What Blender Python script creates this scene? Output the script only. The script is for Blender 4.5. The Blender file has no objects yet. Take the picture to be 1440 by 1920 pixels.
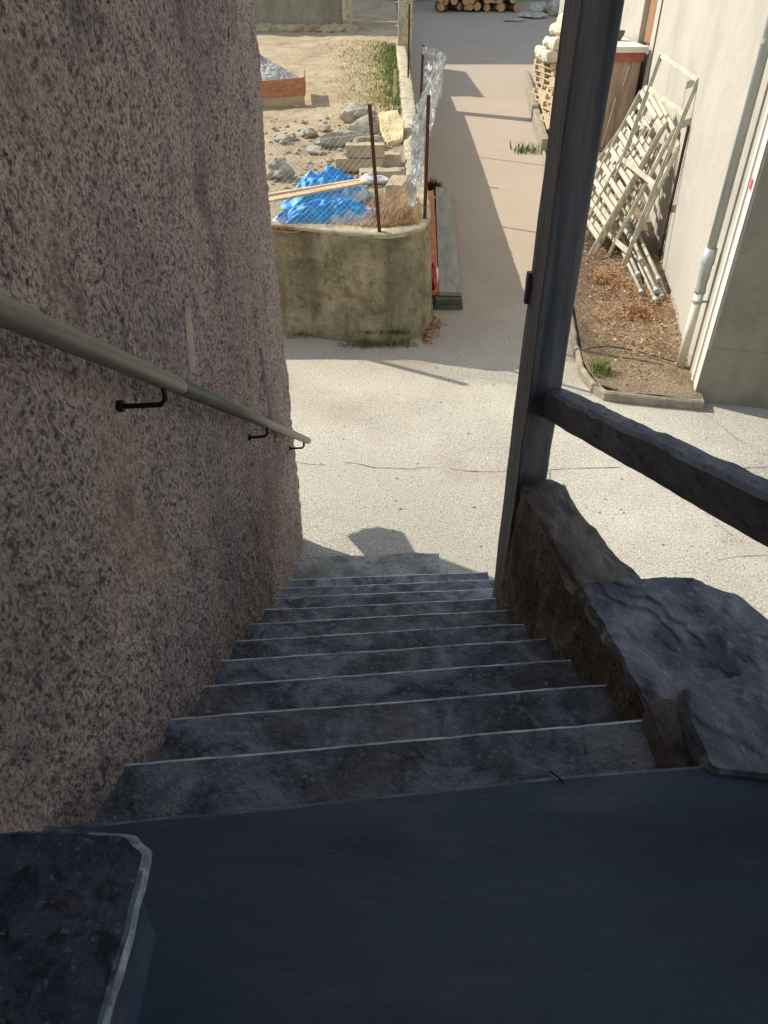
import bpy, bmesh, math, random
from mathutils import Vector, Matrix, noise
R = math.radians
random.seed(7)
C = bpy.context.scene
# ------------------------------------------------------------------ camera
cam = bpy.data.cameras.new('camera'); camo = bpy.data.objects.new('camera', cam); C.collection.objects.link(camo)
cam.sensor_fit = 'VERTICAL'; cam.sensor_height = 36; cam.lens = 26
cam.clip_start = 0.02; cam.clip_end = 500
camo.location = (0, 0, 3.52); camo.rotation_euler = (R(90-37.5), 0, 0)
C.camera = camo
# ------------------------------------------------------------------ world, sun, exposure
SUN = Vector((-1.07, 0.62, 1.0)).normalized()          # direction towards the sun
el = math.asin(SUN.z); az = math.atan2(SUN.x, SUN.y)
w = bpy.data.worlds.new('World'); C.world = w; w.use_nodes = True
nt = w.node_tree; nt.nodes.clear()
sky = nt.nodes.new('ShaderNodeTexSky'); sky.sky_type = 'NISHITA'; sky.sun_disc = False
sky.sun_elevation = el; sky.sun_rotation = az; sky.altitude = 600; sky.air_density = 1.0; sky.dust_density = 0.6
bg = nt.nodes.new('ShaderNodeBackground'); bg.inputs['Strength'].default_value = 0.15
wo = nt.nodes.new('ShaderNodeOutputWorld')
hs = nt.nodes.new('ShaderNodeHueSaturation'); hs.inputs['Saturation'].default_value = .62
nt.links.new(sky.outputs[0], hs.inputs['Color']); nt.links.new(hs.outputs[0], bg.inputs[0]); nt.links.new(bg.outputs[0], wo.inputs[0])
sl = bpy.data.lights.new('sun', 'SUN'); sl.energy = 2.9; sl.angle = R(0.5); sl.color = (1.0, 0.93, 0.82)
so = bpy.data.objects.new('sun', sl); C.collection.objects.link(so)
so.rotation_euler = SUN.to_track_quat('Z', 'Y').to_euler(); so.location = (-10, 6, 12)
C.view_settings.view_transform = 'Standard'; C.view_settings.look = 'None'
C.view_settings.exposure = 0.9; C.view_settings.gamma = 1.0
C.render.resolution_x = 768; C.render.resolution_y = 1024
C.cycles.max_bounces = 8; C.cycles.diffuse_bounces = 5

# ------------------------------------------------------------------ helpers
def srgb(r, g, b):
    f = lambda c: (c/255/12.92) if c/255 <= .04045 else ((c/255+.055)/1.055)**2.4
    return (f(r), f(g), f(b), 1)

def mat(name, cols, scale=4, detail=6, rough=.85, bump=None, bump2=None, speck=None, stretch=(1, 1, 1), metal=0, distort=0, moss=None, spec=.35, streak=None, lanetint=None):
    m = bpy.data.materials.new(name); m.use_nodes = True
    n = m.node_tree; L = n.links; N = n.nodes
    b = N['Principled BSDF']; b.inputs['Roughness'].default_value = rough; b.inputs['Metallic'].default_value = metal
    b.inputs['Specular IOR Level'].default_value = spec
    tc = N.new('ShaderNodeTexCoord'); mp = N.new('ShaderNodeMapping'); mp.inputs['Scale'].default_value = stretch
    L.new(tc.outputs['Object'], mp.inputs['Vector'])
    nz = N.new('ShaderNodeTexNoise'); nz.inputs['Scale'].default_value = scale; nz.inputs['Detail'].default_value = detail
    nz.inputs['Roughness'].default_value = .62; nz.inputs['Distortion'].default_value = distort
    L.new(mp.outputs[0], nz.inputs['Vector'])
    cr = N.new('ShaderNodeValToRGB'); L.new(nz.outputs['Fac'], cr.inputs[0])
    el_ = cr.color_ramp.elements
    lo, hi = .32, .68
    for i, c in enumerate(cols):
        p = lo + (hi-lo)*i/max(1, len(cols)-1)
        if i < 2: e = el_[i]; e.position = p
        else: e = el_.new(p)
        e.color = c
    if len(cols) == 1: el_[1].color = cols[0]; el_[1].position = 1
    out = cr.outputs[0]
    def mix(fac, a, c, mode='MIX'):
        x = N.new('ShaderNodeMix'); x.data_type = 'RGBA'; x.blend_type = mode
        if isinstance(fac, (int, float)): x.inputs[0].default_value = fac
        else: L.new(fac, x.inputs[0])
        L.new(a, x.inputs[6])
        if isinstance(c, tuple): x.inputs[7].default_value = c
        else: L.new(c, x.inputs[7])
        return x.outputs[2]
    def thr(sock, a, c):
        r = N.new('ShaderNodeMapRange'); r.inputs[1].default_value = a; r.inputs[2].default_value = c
        L.new(sock, r.inputs[0]); return r.outputs[0]
    for sp in (speck or []):           # (scale, colour, lo, hi, strength)
        s = N.new('ShaderNodeTexNoise'); s.inputs['Scale'].default_value = sp[0]; s.inputs['Detail'].default_value = sp[5] if len(sp) > 5 else 2
        L.new(mp.outputs[0], s.inputs['Vector'])
        f = thr(s.outputs['Fac'], sp[2], sp[3])
        mu = N.new('ShaderNodeMath'); mu.operation = 'MULTIPLY'; L.new(f, mu.inputs[0]); mu.inputs[1].default_value = sp[4]
        out = mix(mu.outputs[0], out, sp[1])
    if streak:                         # vertical stains: (colour, scale, strength)
        mp2 = N.new('ShaderNodeMapping'); mp2.inputs['Scale'].default_value = (1, 1, .08); L.new(tc.outputs['Object'], mp2.inputs['Vector'])
        s = N.new('ShaderNodeTexNoise'); s.inputs['Scale'].default_value = streak[1]; s.inputs['Detail'].default_value = 5; L.new(mp2.outputs[0], s.inputs['Vector'])
        f = thr(s.outputs['Fac'], .48, .7)
        mu = N.new('ShaderNodeMath'); mu.operation = 'MULTIPLY'; L.new(f, mu.inputs[0]); mu.inputs[1].default_value = streak[2]
        out = mix(mu.outputs[0], out, streak[0])
    if lanetint:                       # the older lane surface behind y = 8 m is browner, with a ragged join
        sx_ = N.new('ShaderNodeSeparateXYZ'); L.new(tc.outputs['Object'], sx_.inputs[0])
        s = N.new('ShaderNodeTexNoise'); s.inputs['Scale'].default_value = 1.5; s.inputs['Detail'].default_value = 8; L.new(mp.outputs[0], s.inputs['Vector'])
        ad = N.new('ShaderNodeMath'); ad.operation = 'MULTIPLY_ADD'; L.new(s.outputs['Fac'], ad.inputs[0]); ad.inputs[1].default_value = 5; L.new(sx_.outputs[1], ad.inputs[2])
        f = thr(ad.outputs[0], 8.5, 12.5)
        mu = N.new('ShaderNodeMath'); mu.operation = 'MULTIPLY'; L.new(f, mu.inputs[0]); mu.inputs[1].default_value = .8
        out = mix(mu.outputs[0], out, lanetint)
    L.new(out, b.inputs['Base Color'])
    prev = None
    for bp in (bump, bump2):           # (scale, strength, distance[, detail])
        if not bp: continue
        s = N.new('ShaderNodeTexNoise'); s.inputs['Scale'].default_value = bp[0]; s.inputs['Detail'].default_value = bp[3] if len(bp) > 3 else 6
        s.inputs['Roughness'].default_value = .65
        L.new(mp.outputs[0], s.inputs['Vector'])
        bn = N.new('ShaderNodeBump'); bn.inputs['Strength'].default_value = bp[1]; bn.inputs['Distance'].default_value = bp[2]
        L.new(s.outputs['Fac'], bn.inputs['Height'])
        if prev: L.new(prev, bn.inputs['Normal'])
        prev = bn.outputs[0]
    if prev: L.new(prev, b.inputs['Normal'])
    return m

def link(o, parent=None):
    C.collection.objects.link(o)
    if parent: o.parent = parent
    return o
def tag(o, label=None, cat=None, group=None, kind=None):
    if label: o['label'] = label
    if cat: o['category'] = cat
    if group: o['group'] = group
    if kind: o['kind'] = kind
    return o
def empty(name, loc, label, cat, group=None):
    o = bpy.data.objects.new(name, None); o.empty_display_size = .1; o.location = loc
    C.collection.objects.link(o); return tag(o, label, cat, group)
def build(name, bm, m, parent=None, smooth=False, base=None):
    """world-space bmesh -> one mesh object; origin at the parent, at base, or at its own foot"""
    me = bpy.data.meshes.new(name)
    if parent is not None: off = Vector(parent.location) if parent.parent is None else Vector(parent.location)+Vector(parent.parent.location)
    elif base is not None: off = Vector(base)
    else:
        vs = [v.co for v in bm.verts]
        off = Vector(((min(v.x for v in vs)+max(v.x for v in vs))/2, (min(v.y for v in vs)+max(v.y for v in vs))/2, min(v.z for v in vs)))
    bmesh.ops.translate(bm, verts=bm.verts, vec=-off)
    bmesh.ops.recalc_face_normals(bm, faces=bm.faces)
    if smooth:
        for f in bm.faces: f.smooth = True
    bm.to_mesh(me); bm.free()
    for x in (m if isinstance(m, (list, tuple)) else [m]): me.materials.append(x)
    o = bpy.data.objects.new(name, me)
    if parent is None: o.location = off
    return link(o, parent)
def copy_tree(o, parent=None):
    c = o.copy(); C.collection.objects.link(c); c.parent = parent
    for ch in list(o.children): copy_tree(ch, c)
    return c

def fr(v, s=1.0, o=0): return noise.noise(Vector(v)*s + Vector((o, o*1.7, o*.6)))
def fbm(v, s=1.0, o=0, n=4):
    t = 0; a = 1
    for i in range(n): t += a*fr(v, s*2**i, o+i*3.1); a *= .5
    return t
def grid(bm, rows, close=False, mi=None):
    vs = [[bm.verts.new(p) for p in r] for r in rows]
    for i in range(len(vs)-1):
        n = len(vs[i])
        for j in range(n if close else n-1):
            f = bm.faces.new((vs[i][j], vs[i][(j+1) % n], vs[i+1][(j+1) % n], vs[i+1][j]))
            if mi is not None: f.material_index = mi(i, j)
    return vs
def tube(bm, pts, r, seg=8, caps=True):
    pts = [Vector(p) for p in pts]; rows = []
    prev = None
    for i, p in enumerate(pts):
        d = (pts[min(i+1, len(pts)-1)] - pts[max(i-1, 0)]).normalized()
        a = Vector((0, 0, 1)) if abs(d.z) < .9 else Vector((1, 0, 0))
        if prev is not None: a = prev
        x = (a - d*a.dot(d)).normalized(); y = d.cross(x); prev = x
        rr = r(i/(len(pts)-1)) if callable(r) else r
        rows.append([p + (x*math.cos(t)+y*math.sin(t))*rr for t in [2*math.pi*k/seg for k in range(seg)]])
    vs = grid(bm, rows, True)
    if caps: bm.faces.new(vs[0]); bm.faces.new(vs[-1])
def boxm(bm, a, b, mtx=None, bev=0, cuts=0, jit=0, seed=0):
    """box from corner a to corner b, optionally transformed, bevelled, roughened"""
    t = bmesh.new(); bmesh.ops.create_cube(t, size=1)
    a, b = Vector(a), Vector(b)
    for v in t.verts: v.co = Vector(((a.x+b.x)/2+v.co.x*(b.x-a.x), (a.y+b.y)/2+v.co.y*(b.y-a.y), (a.z+b.z)/2+v.co.z*(b.z-a.z)))
    if bev: bmesh.ops.bevel(t, geom=t.edges[:]+t.verts[:], offset=bev, segments=2, affect='EDGES', profile=.6)
    if cuts:
        for _ in range(cuts): bmesh.ops.subdivide_edges(t, edges=t.edges[:], cuts=1, use_grid_fill=True)
    if jit:
        for v in t.verts: v.co += Vector((fbm(v.co, 6, seed), fbm(v.co, 6, seed+9), fbm(v.co, 6, seed+19)))*jit
    if mtx is not None: bmesh.ops.transform(t, matrix=mtx, verts=t.verts)
    me = bpy.data.meshes.new('tmp'); t.to_mesh(me); t.free(); bm.from_mesh(me); bpy.data.meshes.remove(me)
def beam(bm, p, q, wd, ht, up=(0, 0, 1), bev=.006, cuts=0, jit=0, seed=0):
    p, q = Vector(p), Vector(q); d = q-p; L = d.length; y = d.normalized()
    up = Vector(up); x = y.cross(up).normalized(); z = x.cross(y)
    M = Matrix(((x.x, y.x, z.x, p.x), (x.y, y.y, z.y, p.y), (x.z, y.z, z.z, p.z), (0, 0, 0, 1)))
    boxm(bm, (-wd/2, 0, -ht/2), (wd/2, L, ht/2), M, bev, cuts, jit, seed)
def rockm(bm, c, size, seed=0, sub=3, amt=.35, flat=0, rot=0):
    t = bmesh.new(); bmesh.ops.create_icosphere(t, subdivisions=sub, radius=1)
    for v in t.verts:
        n = v.co.normalized(); k = 1+amt*fbm(n, 1.1, seed, 4)
        # facet it: clamp against a few random planes
        v.co = n*k
    rr = random.Random(seed)
    for _ in range(7):
        d = Vector((rr.uniform(-1, 1), rr.uniform(-1, 1), rr.uniform(-1, 1))).normalized(); lim = rr.uniform(.62, .85)
        for v in t.verts:
            e = v.co.dot(d)
            if e > lim: v.co -= d*(e-lim)*.85
    M = Matrix.Translation(c) @ Matrix.Rotation(rot, 4, 'Z') @ Matrix.Diagonal((size[0], size[1], size[2], 1))
    bmesh.ops.transform(t, matrix=M, verts=t.verts)
    me = bpy.data.meshes.new('tmp'); t.to_mesh(me); t.free(); bm.from_mesh(me); bpy.data.meshes.remove(me)
def slab(bm, outline, ztop, thick, seed=0, rough=.012, edge=.012, rings=10, step=.02, layer=0):
    """irregular stone slab: outline (convex-ish xy list), ztop(x, y) or a number"""
    z0_ = ztop if callable(ztop) else (lambda x, y: ztop)
    def zt(x, y):
        if not layer: return z0_(x, y)
        f = 2.6*fbm((x*1.3+y*.6, y*.8-x*.5, seed), 2.4, seed, 5); k = math.floor(f); t_ = f-k
        return z0_(x, y)+layer*(k+min(1, max(0, (t_-.8)/.2)))      # thin cleft layers of the slate
    pts = []
    n = len(outline)
    for i in range(n):
        a, b = Vector(outline[i]), Vector(outline[(i+1) % n]); k = max(2, int((b-a).length/step))
        for j in range(k): pts.append(a.lerp(b, j/k))
    # soften + roughen the outline
    for _ in range(2): pts = [(pts[i-1]+pts[i]*2+pts[(i+1) % len(pts)])/4 for i in range(len(pts))]
    c = sum(pts, Vector((0, 0)))/len(pts)
    out = []
    for p in pts:
        d = (p-c).normalized(); out.append(p + d*edge*fbm((p.x, p.y, seed), 9, seed, 4))
    rows = []
    for r in range(rings+1):
        t = .02+(r/rings)*.96; row = []
        for p in out:
            q = c.lerp(p, t); row.append(Vector((q.x, q.y, zt(q.x, q.y)+rough*fbm((q.x, q.y, seed), 5, seed, 5)+rough*.5*abs(fbm((q.x*2.5, q.y, seed), 7, seed+4, 3)))))
        rows.append(row)
    for k, (grow, dz) in enumerate(((1, .18), (1.012, .4), (1.005, .7), (.985, 1.0))):
        row = []
        for p in out:
            q = c+(p-c)*grow; q = q + (p-c).normalized()*edge*.8*fbm((p.x, p.y, k*.3), 14, seed+7, 3)
            row.append(Vector((q.x, q.y, zt(q.x, q.y)-thick*dz+rough*fbm((q.x, q.y, seed), 5, seed, 3))))
        rows.append(row)
    vs = grid(bm, rows, True)
    bm.faces.new(vs[0]); bm.faces.new(vs[-1])

# ------------------------------------------------------------------ materials
M = {}
M['asphalt'] = mat('asphalt', [srgb(170, 164, 149), srgb(192, 186, 168), srgb(208, 202, 184)], .7, 8, .9, bump=(110, .8, .01, 4), bump2=(14, .3, .02),
    speck=[(75, srgb(96, 90, 82), .55, .64, .75, 3), (62, srgb(230, 225, 212), .56, .64, .75, 3), (28, srgb(126, 118, 106), .58, .68, .4, 5), (1.1, srgb(156, 132, 112), .55, .75, .45, 4), (.35, srgb(136, 130, 120), .5, .62, .35, 6)], lanetint=srgb(174, 156, 134))
M['crack'] = mat('crack', [srgb(70, 66, 60), srgb(95, 88, 80)], 9, 3)
M['rough'] = mat('roughcast', [srgb(80, 68, 70), srgb(158, 136, 130), srgb(206, 180, 164), srgb(220, 196, 178), srgb(228, 206, 188)], 100, 4, .95, bump=(120, 1.0, .014, 3), bump2=(34, .9, .03, 5), stretch=(1, 1, .8),
    speck=[(1.6, srgb(130, 112, 120), .46, .70, .42, 9), (60, srgb(86, 76, 80), .53, .66, .75, 10), (2.3, srgb(208, 176, 146), .54, .66, .4, 8), (5, srgb(100, 90, 98), .56, .70, .5, 12)])
M['smear'] = mat('mortar_smear', [srgb(190, 164, 142), srgb(214, 188, 164)], 14, 6, .9, bump=(50, .4, .006))
M['scar'] = mat('mortar_scar', [srgb(122, 112, 112), srgb(146, 134, 130)], 14, 6, .9, bump=(50, .4, .006))
M['palestone'] = mat('pale_stone', [srgb(120, 120, 112), srgb(160, 160, 150), srgb(184, 182, 172)], 6, 12, .85, bump=(14, 1, .02, 9), bump2=(70, .8, .008, 5), speck=[(40, srgb(96, 94, 86), .55, .66, .6, 6)])
M['stone'] = mat('step_stone', [srgb(72, 78, 86), srgb(116, 122, 130), srgb(152, 156, 160), srgb(176, 178, 176)], 4.2, 14, .6, bump=(8, 1.0, .05, 12), bump2=(50, .8, .01, 6), distort=1.8,
    speck=[(4, srgb(52, 50, 56), .52, .61, .6, 10), (60, srgb(190, 188, 178), .58, .66, .4, 5), (3, srgb(104, 94, 86), .54, .62, .5, 9)])
M['edge'] = mat('worn_edge_sky_glint', [srgb(120, 122, 126), srgb(180, 182, 184), srgb(226, 226, 224), srgb(236, 236, 234)], 9, 10, .5, bump=(50, .5, .006))  # worn nosing stone, paled further to stand in for sky reflection
M['landedge'] = mat('landing_edge', [srgb(70, 76, 84), srgb(104, 110, 116), srgb(140, 144, 148)], 12, 9, .6, bump=(50, .6, .006))
M['slate'] = mat('slate', [srgb(58, 62, 70), srgb(104, 108, 116), srgb(138, 140, 144), srgb(168, 168, 166)], 5.5, 14, .55, bump=(14, .8, .015, 12), bump2=(50, .9, .008, 6), distort=.5, stretch=(1.3, .8, 1),
    speck=[(4, srgb(44, 46, 54), .54, .62, .7, 10), (30, srgb(176, 172, 164), .60, .68, .45, 8)])
M['capstone'] = mat('capstone', [srgb(92, 84, 78), srgb(124, 114, 104), srgb(146, 134, 120)], 5, 10, .75, bump=(11, 1.0, .03, 9), bump2=(60, .5, .006), distort=1.4, stretch=(1.5, .7, 1),
    speck=[(5, srgb(70, 60, 58), .55, .68, .6, 6)])
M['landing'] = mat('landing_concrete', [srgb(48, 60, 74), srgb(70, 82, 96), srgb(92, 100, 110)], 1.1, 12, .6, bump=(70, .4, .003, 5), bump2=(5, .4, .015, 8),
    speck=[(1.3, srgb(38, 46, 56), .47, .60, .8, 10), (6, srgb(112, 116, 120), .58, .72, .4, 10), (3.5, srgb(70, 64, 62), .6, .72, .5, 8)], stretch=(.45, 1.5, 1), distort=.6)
M['granite'] = mat('granite', [srgb(54, 66, 84), srgb(80, 92, 106), srgb(104, 110, 118)], 11, 10, .6, bump=(22, .7, .012, 7), bump2=(90, .5, .004),
    speck=[(24, srgb(38, 42, 50), .54, .64, .8, 5), (70, srgb(150, 158, 165), .62, .7, .5), (9, srgb(92, 74, 82), .56, .68, .5)])
M['graniteedge'] = mat('granite_edge', [srgb(84, 90, 100), srgb(140, 146, 154), srgb(190, 192, 194)], 30, 8, .7, bump=(40, .8, .01))
M['plaster_dark'] = mat('parapet_plaster', [srgb(104, 96, 80), srgb(136, 126, 106), srgb(164, 152, 130)], 5, 10, .95, bump=(60, 1, .018, 8), bump2=(10, .7, .04, 6),
    speck=[(40, srgb(54, 50, 44), .54, .66, .8, 6), (3, srgb(74, 74, 70), .52, .66, .6, 5)])
M['wood'] = mat('weathered_wood', [srgb(70, 72, 76), srgb(98, 100, 104), srgb(120, 118, 116), srgb(134, 130, 124)], 5, 12, .75, bump=(12, .3, .006, 8), bump2=(60, .3, .003), stretch=(4, 4, .25),
    speck=[(22, srgb(56, 54, 56), .62, .68, .5, 8), (3, srgb(128, 122, 112), .55, .7, .4, 6)])
M['woodrail'] = mat('weathered_rail', [srgb(84, 86, 94), srgb(116, 118, 124), srgb(140, 140, 142)], 5, 10, .75, bump=(14, .7, .014, 8), bump2=(60, .5, .006), stretch=(3, .8, 3),
    speck=[(14, srgb(58, 58, 62), .56, .68, .6, 6)])
M['railpaint'] = mat('rail_paint', [srgb(104, 98, 84), srgb(118, 112, 98)], 8, 5, .42, bump=(30, .15, .003), speck=[(60, srgb(84, 78, 68), .62, .7, .5)], spec=.5)
M['iron'] = mat('dark_iron', [srgb(34, 32, 30), srgb(50, 46, 42)], 20, 4, .6, metal=.3)
M['rust'] = mat('rusty_steel', [srgb(66, 42, 34), srgb(96, 60, 44), srgb(58, 40, 36)], 18, 6, .85, bump=(60, .5, .003))
M['mossy'] = mat('mossy_concrete', [srgb(116, 108, 82), srgb(150, 140, 110), srgb(176, 164, 132), srgb(192, 182, 152)], 2.6, 12, .95, bump=(26, 1.0, .03, 9), bump2=(7, .7, .06, 6),
    speck=[(1.7, srgb(112, 118, 66), .51, .64, .6, 9), (11, srgb(92, 82, 62), .55, .66, .5, 9), (34, srgb(196, 184, 152), .58, .68, .55, 5), (5, srgb(126, 96, 66), .58, .68, .5, 6)], streak=(srgb(84, 78, 60), 3.2, .7), distort=.8)
M['coping'] = mat('coping', [srgb(150, 140, 112), srgb(184, 174, 146), srgb(200, 190, 164)], 7, 8, .95, bump=(40, .8, .015), speck=[(9, srgb(120, 116, 84), .55, .68, .6, 5)])
M['earth'] = mat('garden_earth', [srgb(156, 136, 106), srgb(188, 168, 132), srgb(206, 188, 154)], 1.3, 10, .97, bump=(22, 1, .05, 8), bump2=(4, .7, .1, 6),
    speck=[(30, srgb(120, 98, 78), .56, .68, .6, 4), (45, srgb(226, 206, 180), .58, .68, .6)])
M['bedsoil'] = mat('bed_soil', [srgb(128, 110, 88), srgb(160, 140, 112), srgb(180, 160, 130)], 2.5, 10, .97, bump=(24, 1, .04, 8), bump2=(6, .8, .06, 6),
    speck=[(35, srgb(84, 66, 52), .55, .68, .6, 4), (50, srgb(192, 168, 136), .58, .68, .5)])
M['plaster'] = mat('ivory_plaster', [srgb(168, 163, 150), srgb(182, 177, 163), srgb(190, 185, 172)], .8, 8, .95, bump=(75, .8, .008, 6), bump2=(7, .25, .02),
    speck=[(45, srgb(156, 147, 130), .55, .66, .5, 4), (1.5, srgb(168, 158, 137), .55, .7, .4, 6)])
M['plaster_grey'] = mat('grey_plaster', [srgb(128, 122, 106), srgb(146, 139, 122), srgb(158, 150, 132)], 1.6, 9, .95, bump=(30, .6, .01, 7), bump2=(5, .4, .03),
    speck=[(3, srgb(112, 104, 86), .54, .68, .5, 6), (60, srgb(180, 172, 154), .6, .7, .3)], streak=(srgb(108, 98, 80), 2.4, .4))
M['trim'] = mat('trim', [srgb(212, 206, 190), srgb(222, 216, 202)], 3, 6, .8, bump=(40, .3, .004))
M['zinc'] = mat('zinc', [srgb(150, 158, 158), srgb(176, 182, 180), srgb(190, 194, 190)], 5, 7, .55, metal=.25, bump=(30, .25, .004), stretch=(1, 1, .3), spec=.5)
M['ivory'] = mat('ivory_paint', [srgb(160, 152, 128), srgb(184, 177, 156), srgb(200, 194, 174)], 9, 7, .6, speck=[(22, srgb(150, 132, 104), .62, .7, .6, 4)], bump=(60, .3, .003))
M['kerb'] = mat('kerb_stone', [srgb(128, 120, 102), srgb(152, 142, 124), srgb(172, 162, 142)], 5, 8, .95, bump=(30, .8, .012), speck=[(9, srgb(128, 116, 96), .56, .68, .5, 5)])
M['tarp'] = mat('blue_tarp', [srgb(0, 128, 200), srgb(2, 156, 226), srgb(70, 186, 232)], 3.2, 7, .5, bump=(11, .6, .02, 4), speck=[(4, srgb(205, 220, 230), .57, .64, .85, 7)], distort=1.2, spec=.5)
M['plank'] = mat('pale_plank', [srgb(176, 146, 106), srgb(208, 180, 138), srgb(222, 198, 160)], 3, 8, .85, stretch=(.5, 8, 8), bump=(30, .4, .004))
M['orange'] = mat('orange_board', [srgb(172, 106, 70), srgb(196, 124, 84), srgb(208, 140, 98)], 4, 7, .8, bump=(30, .3, .004))
M['greyboard'] = mat('grey_board', [srgb(140, 136, 124), srgb(160, 156, 142), srgb(176, 170, 156)], 3, 8, .9, stretch=(4, .8, 4), bump=(30, .5, .006), speck=[(60, srgb(116, 112, 100), .58, .7, .4)])
M['darkblock'] = mat('dark_block', [srgb(84, 84, 72), srgb(108, 106, 92)], 8, 6, .95, bump=(30, .7, .012))
M['rock'] = mat('grey_rock', [srgb(136, 130, 112), srgb(172, 166, 146), srgb(200, 194, 176)], 5, 9, .92, bump=(16, .9, .03, 8), speck=[(20, srgb(104, 98, 84), .56, .68, .5, 4)])
M['yellowrock'] = mat('yellow_stone', [srgb(190, 170, 122), srgb(214, 196, 150), srgb(220, 206, 166)], 5, 8, .9, bump=(18, .7, .02))
M['block'] = mat('tan_block', [srgb(158, 138, 106), srgb(184, 166, 132), srgb(196, 180, 148)], 5, 8, .95, bump=(30, .7, .012))
M['gravel'] = mat('gravel', [srgb(170, 172, 170), srgb(196, 196, 190), srgb(216, 214, 206)], 26, 5, .95, bump=(28, 1, .06, 4))
M['brownboard'] = mat('brown_board', [srgb(150, 100, 70), srgb(178, 124, 88), srgb(196, 144, 104)], 4, 8, .85, stretch=(2, 2, 8), bump=(20, .4, .006))
M['palletwood'] = mat('pallet_wood', [srgb(168, 146, 112), srgb(200, 180, 146), srgb(216, 200, 168)], 6, 8, .9, bump=(30, .5, .005), stretch=(1, 6, 6))
M['sack'] = mat('sack', [srgb(196, 184, 156), srgb(218, 208, 182), srgb(226, 218, 196)], 5, 7, .8, bump=(12, .6, .02, 5))
M['redpaint'] = mat('red_paint', [srgb(164, 92, 78), srgb(184, 110, 94)], 6, 6, .7)
M['brownpanel'] = mat('brown_panel', [srgb(140, 116, 98), srgb(168, 142, 122), srgb(184, 160, 140)], 2, 7, .45, stretch=(6, 6, 1), bump=(8, .3, .01))
M['doorbrown'] = mat('door_brown', [srgb(132, 98, 70), srgb(160, 122, 90)], 3, 6, .7, stretch=(6, 6, 1))
M['leaf'] = mat('green_blades', [srgb(66, 84, 36), srgb(96, 116, 50), srgb(138, 146, 78)], 6, 4, .75)
M['leafdry'] = mat('yellow_green_blades', [srgb(130, 136, 66), srgb(164, 160, 92), srgb(188, 176, 116)], 4, 4, .85)
M['straw'] = mat('straw', [srgb(160, 126, 84), srgb(196, 164, 118), srgb(212, 186, 144)], 7, 4, .9)
M['litter'] = mat('dry_leaves', [srgb(96, 58, 38), srgb(136, 90, 60), srgb(184, 142, 100), srgb(214, 188, 150)], 14, 4, .9)
M['debris'] = mat('dark_debris', [srgb(64, 50, 38), srgb(96, 76, 56), srgb(74, 78, 44)], 20, 4, .95)
M['wire'] = mat('galvanised_wire', [srgb(168, 172, 170), srgb(196, 198, 194)], 10, 3, .5, metal=.4)
M['log'] = mat('log_bark', [srgb(82, 62, 48), srgb(120, 94, 72)], 10, 6, .95, bump=(20, .8, .02))
M['logend'] = mat('log_end', [srgb(170, 124, 84), srgb(200, 156, 110)], 12, 5, .9)
M['roof'] = mat('roof_stone', [srgb(92, 86, 80), srgb(120, 112, 104)], 3, 6, .9)
M['darkwood'] = mat('dark_roof_boards', [srgb(52, 42, 36), srgb(70, 58, 48)], 5, 6, .9, stretch=(6, .5, 6))
M['redplastic'] = mat('red_plastic', [srgb(176, 30, 40), srgb(196, 48, 54)], 6, 3, .4)
M['whiteplastic'] = mat('white_plastic', [srgb(206, 204, 200), srgb(226, 224, 220)], 6, 3, .5)
M['sticker'] = mat('pink_sticker', [srgb(196, 60, 76), srgb(214, 92, 100)], 60, 3, .5)

# ------------------------------------------------------------------ ground
def zg(y): return 1.12 + .02*(y-9)            # garden level
def zl(y): return 0 if y < 24 else .085*(y-24)  # the road climbs behind
bm = bmesh.new()
xs = [-60, -20, -8, -4, -2, -1, 0, 1, 2, 3, 4, 6, 8, 14, 30, 60]; ys = [-12, -4, 0, 2, 3, 4, 5, 6, 7, 8, 9, 10, 12, 14, 17, 20, 23, 24, 28, 32, 40, 60, 120]
grid(bm, [[Vector((x, y, zl(y))) for x in xs] for y in ys])
tag(build('street', bm, M['asphalt'], base=(0, 0, 0)), kind='structure')
# cracks
def crack(pts, wd, seed):
    bm = bmesh.new(); P = []
    for a, b in zip(pts, pts[1:]):
        a, b = Vector(a), Vector(b); k = int((b-a).length/.04)+1
        for j in range(k): P.append(a.lerp(b, j/k))
    P.append(Vector(pts[-1])); l, r = [], []
    for i, p in enumerate(P):
        d = (P[min(i+1, len(P)-1)]-P[max(0, i-1)]).normalized(); n = Vector((-d.y, d.x))
        p = p + n*.05*fbm((p.x, p.y, 0), 2.5, seed, 5); ww = wd*(.35+.9*abs(fr((p.x, p.y, 0), 8, seed)))
        l.append(Vector((*(p+n*ww), .004))); r.append(Vector((*(p-n*ww), .004)))
    k = 0
    while k < len(l)-2:                # broken here and there
        m = k+random.Random(seed*100+k).randint(5, 22); q = min(len(l), m)
        if q-k > 1: grid(bm, [l[k:q], r[k:q]])
        k = m+random.Random(k).randint(0, 3)
    return bm
bm = crack([(-.8, 5.28), (.2, 5.2), (1.3, 5.15), (2.2, 5.22), (4.2, 5.2)], .0045, 1)
for c in ([(2.35, 5.2), (2.52, 4.5), (2.62, 4.3)], [(2.4, 4.02), (3.4, 4.1), (4.2, 4.05)], [(1.4, 5.15), (1.35, 4.7)], [(2.1, 6.2), (2.6, 5.6), (3.1, 5.0)], [(2.9, 4.08), (3.15, 3.3)], [(3.0, 6.1), (3.3, 5.4), (4, 4.9)]):
    t = crack(c, .0035, 3); me = bpy.data.meshes.new('t'); t.to_mesh(me); t.free(); bm.from_mesh(me)
tag(build('road_cracks', bm, M['crack'], base=(0, 0, 0)), kind='structure')

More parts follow.
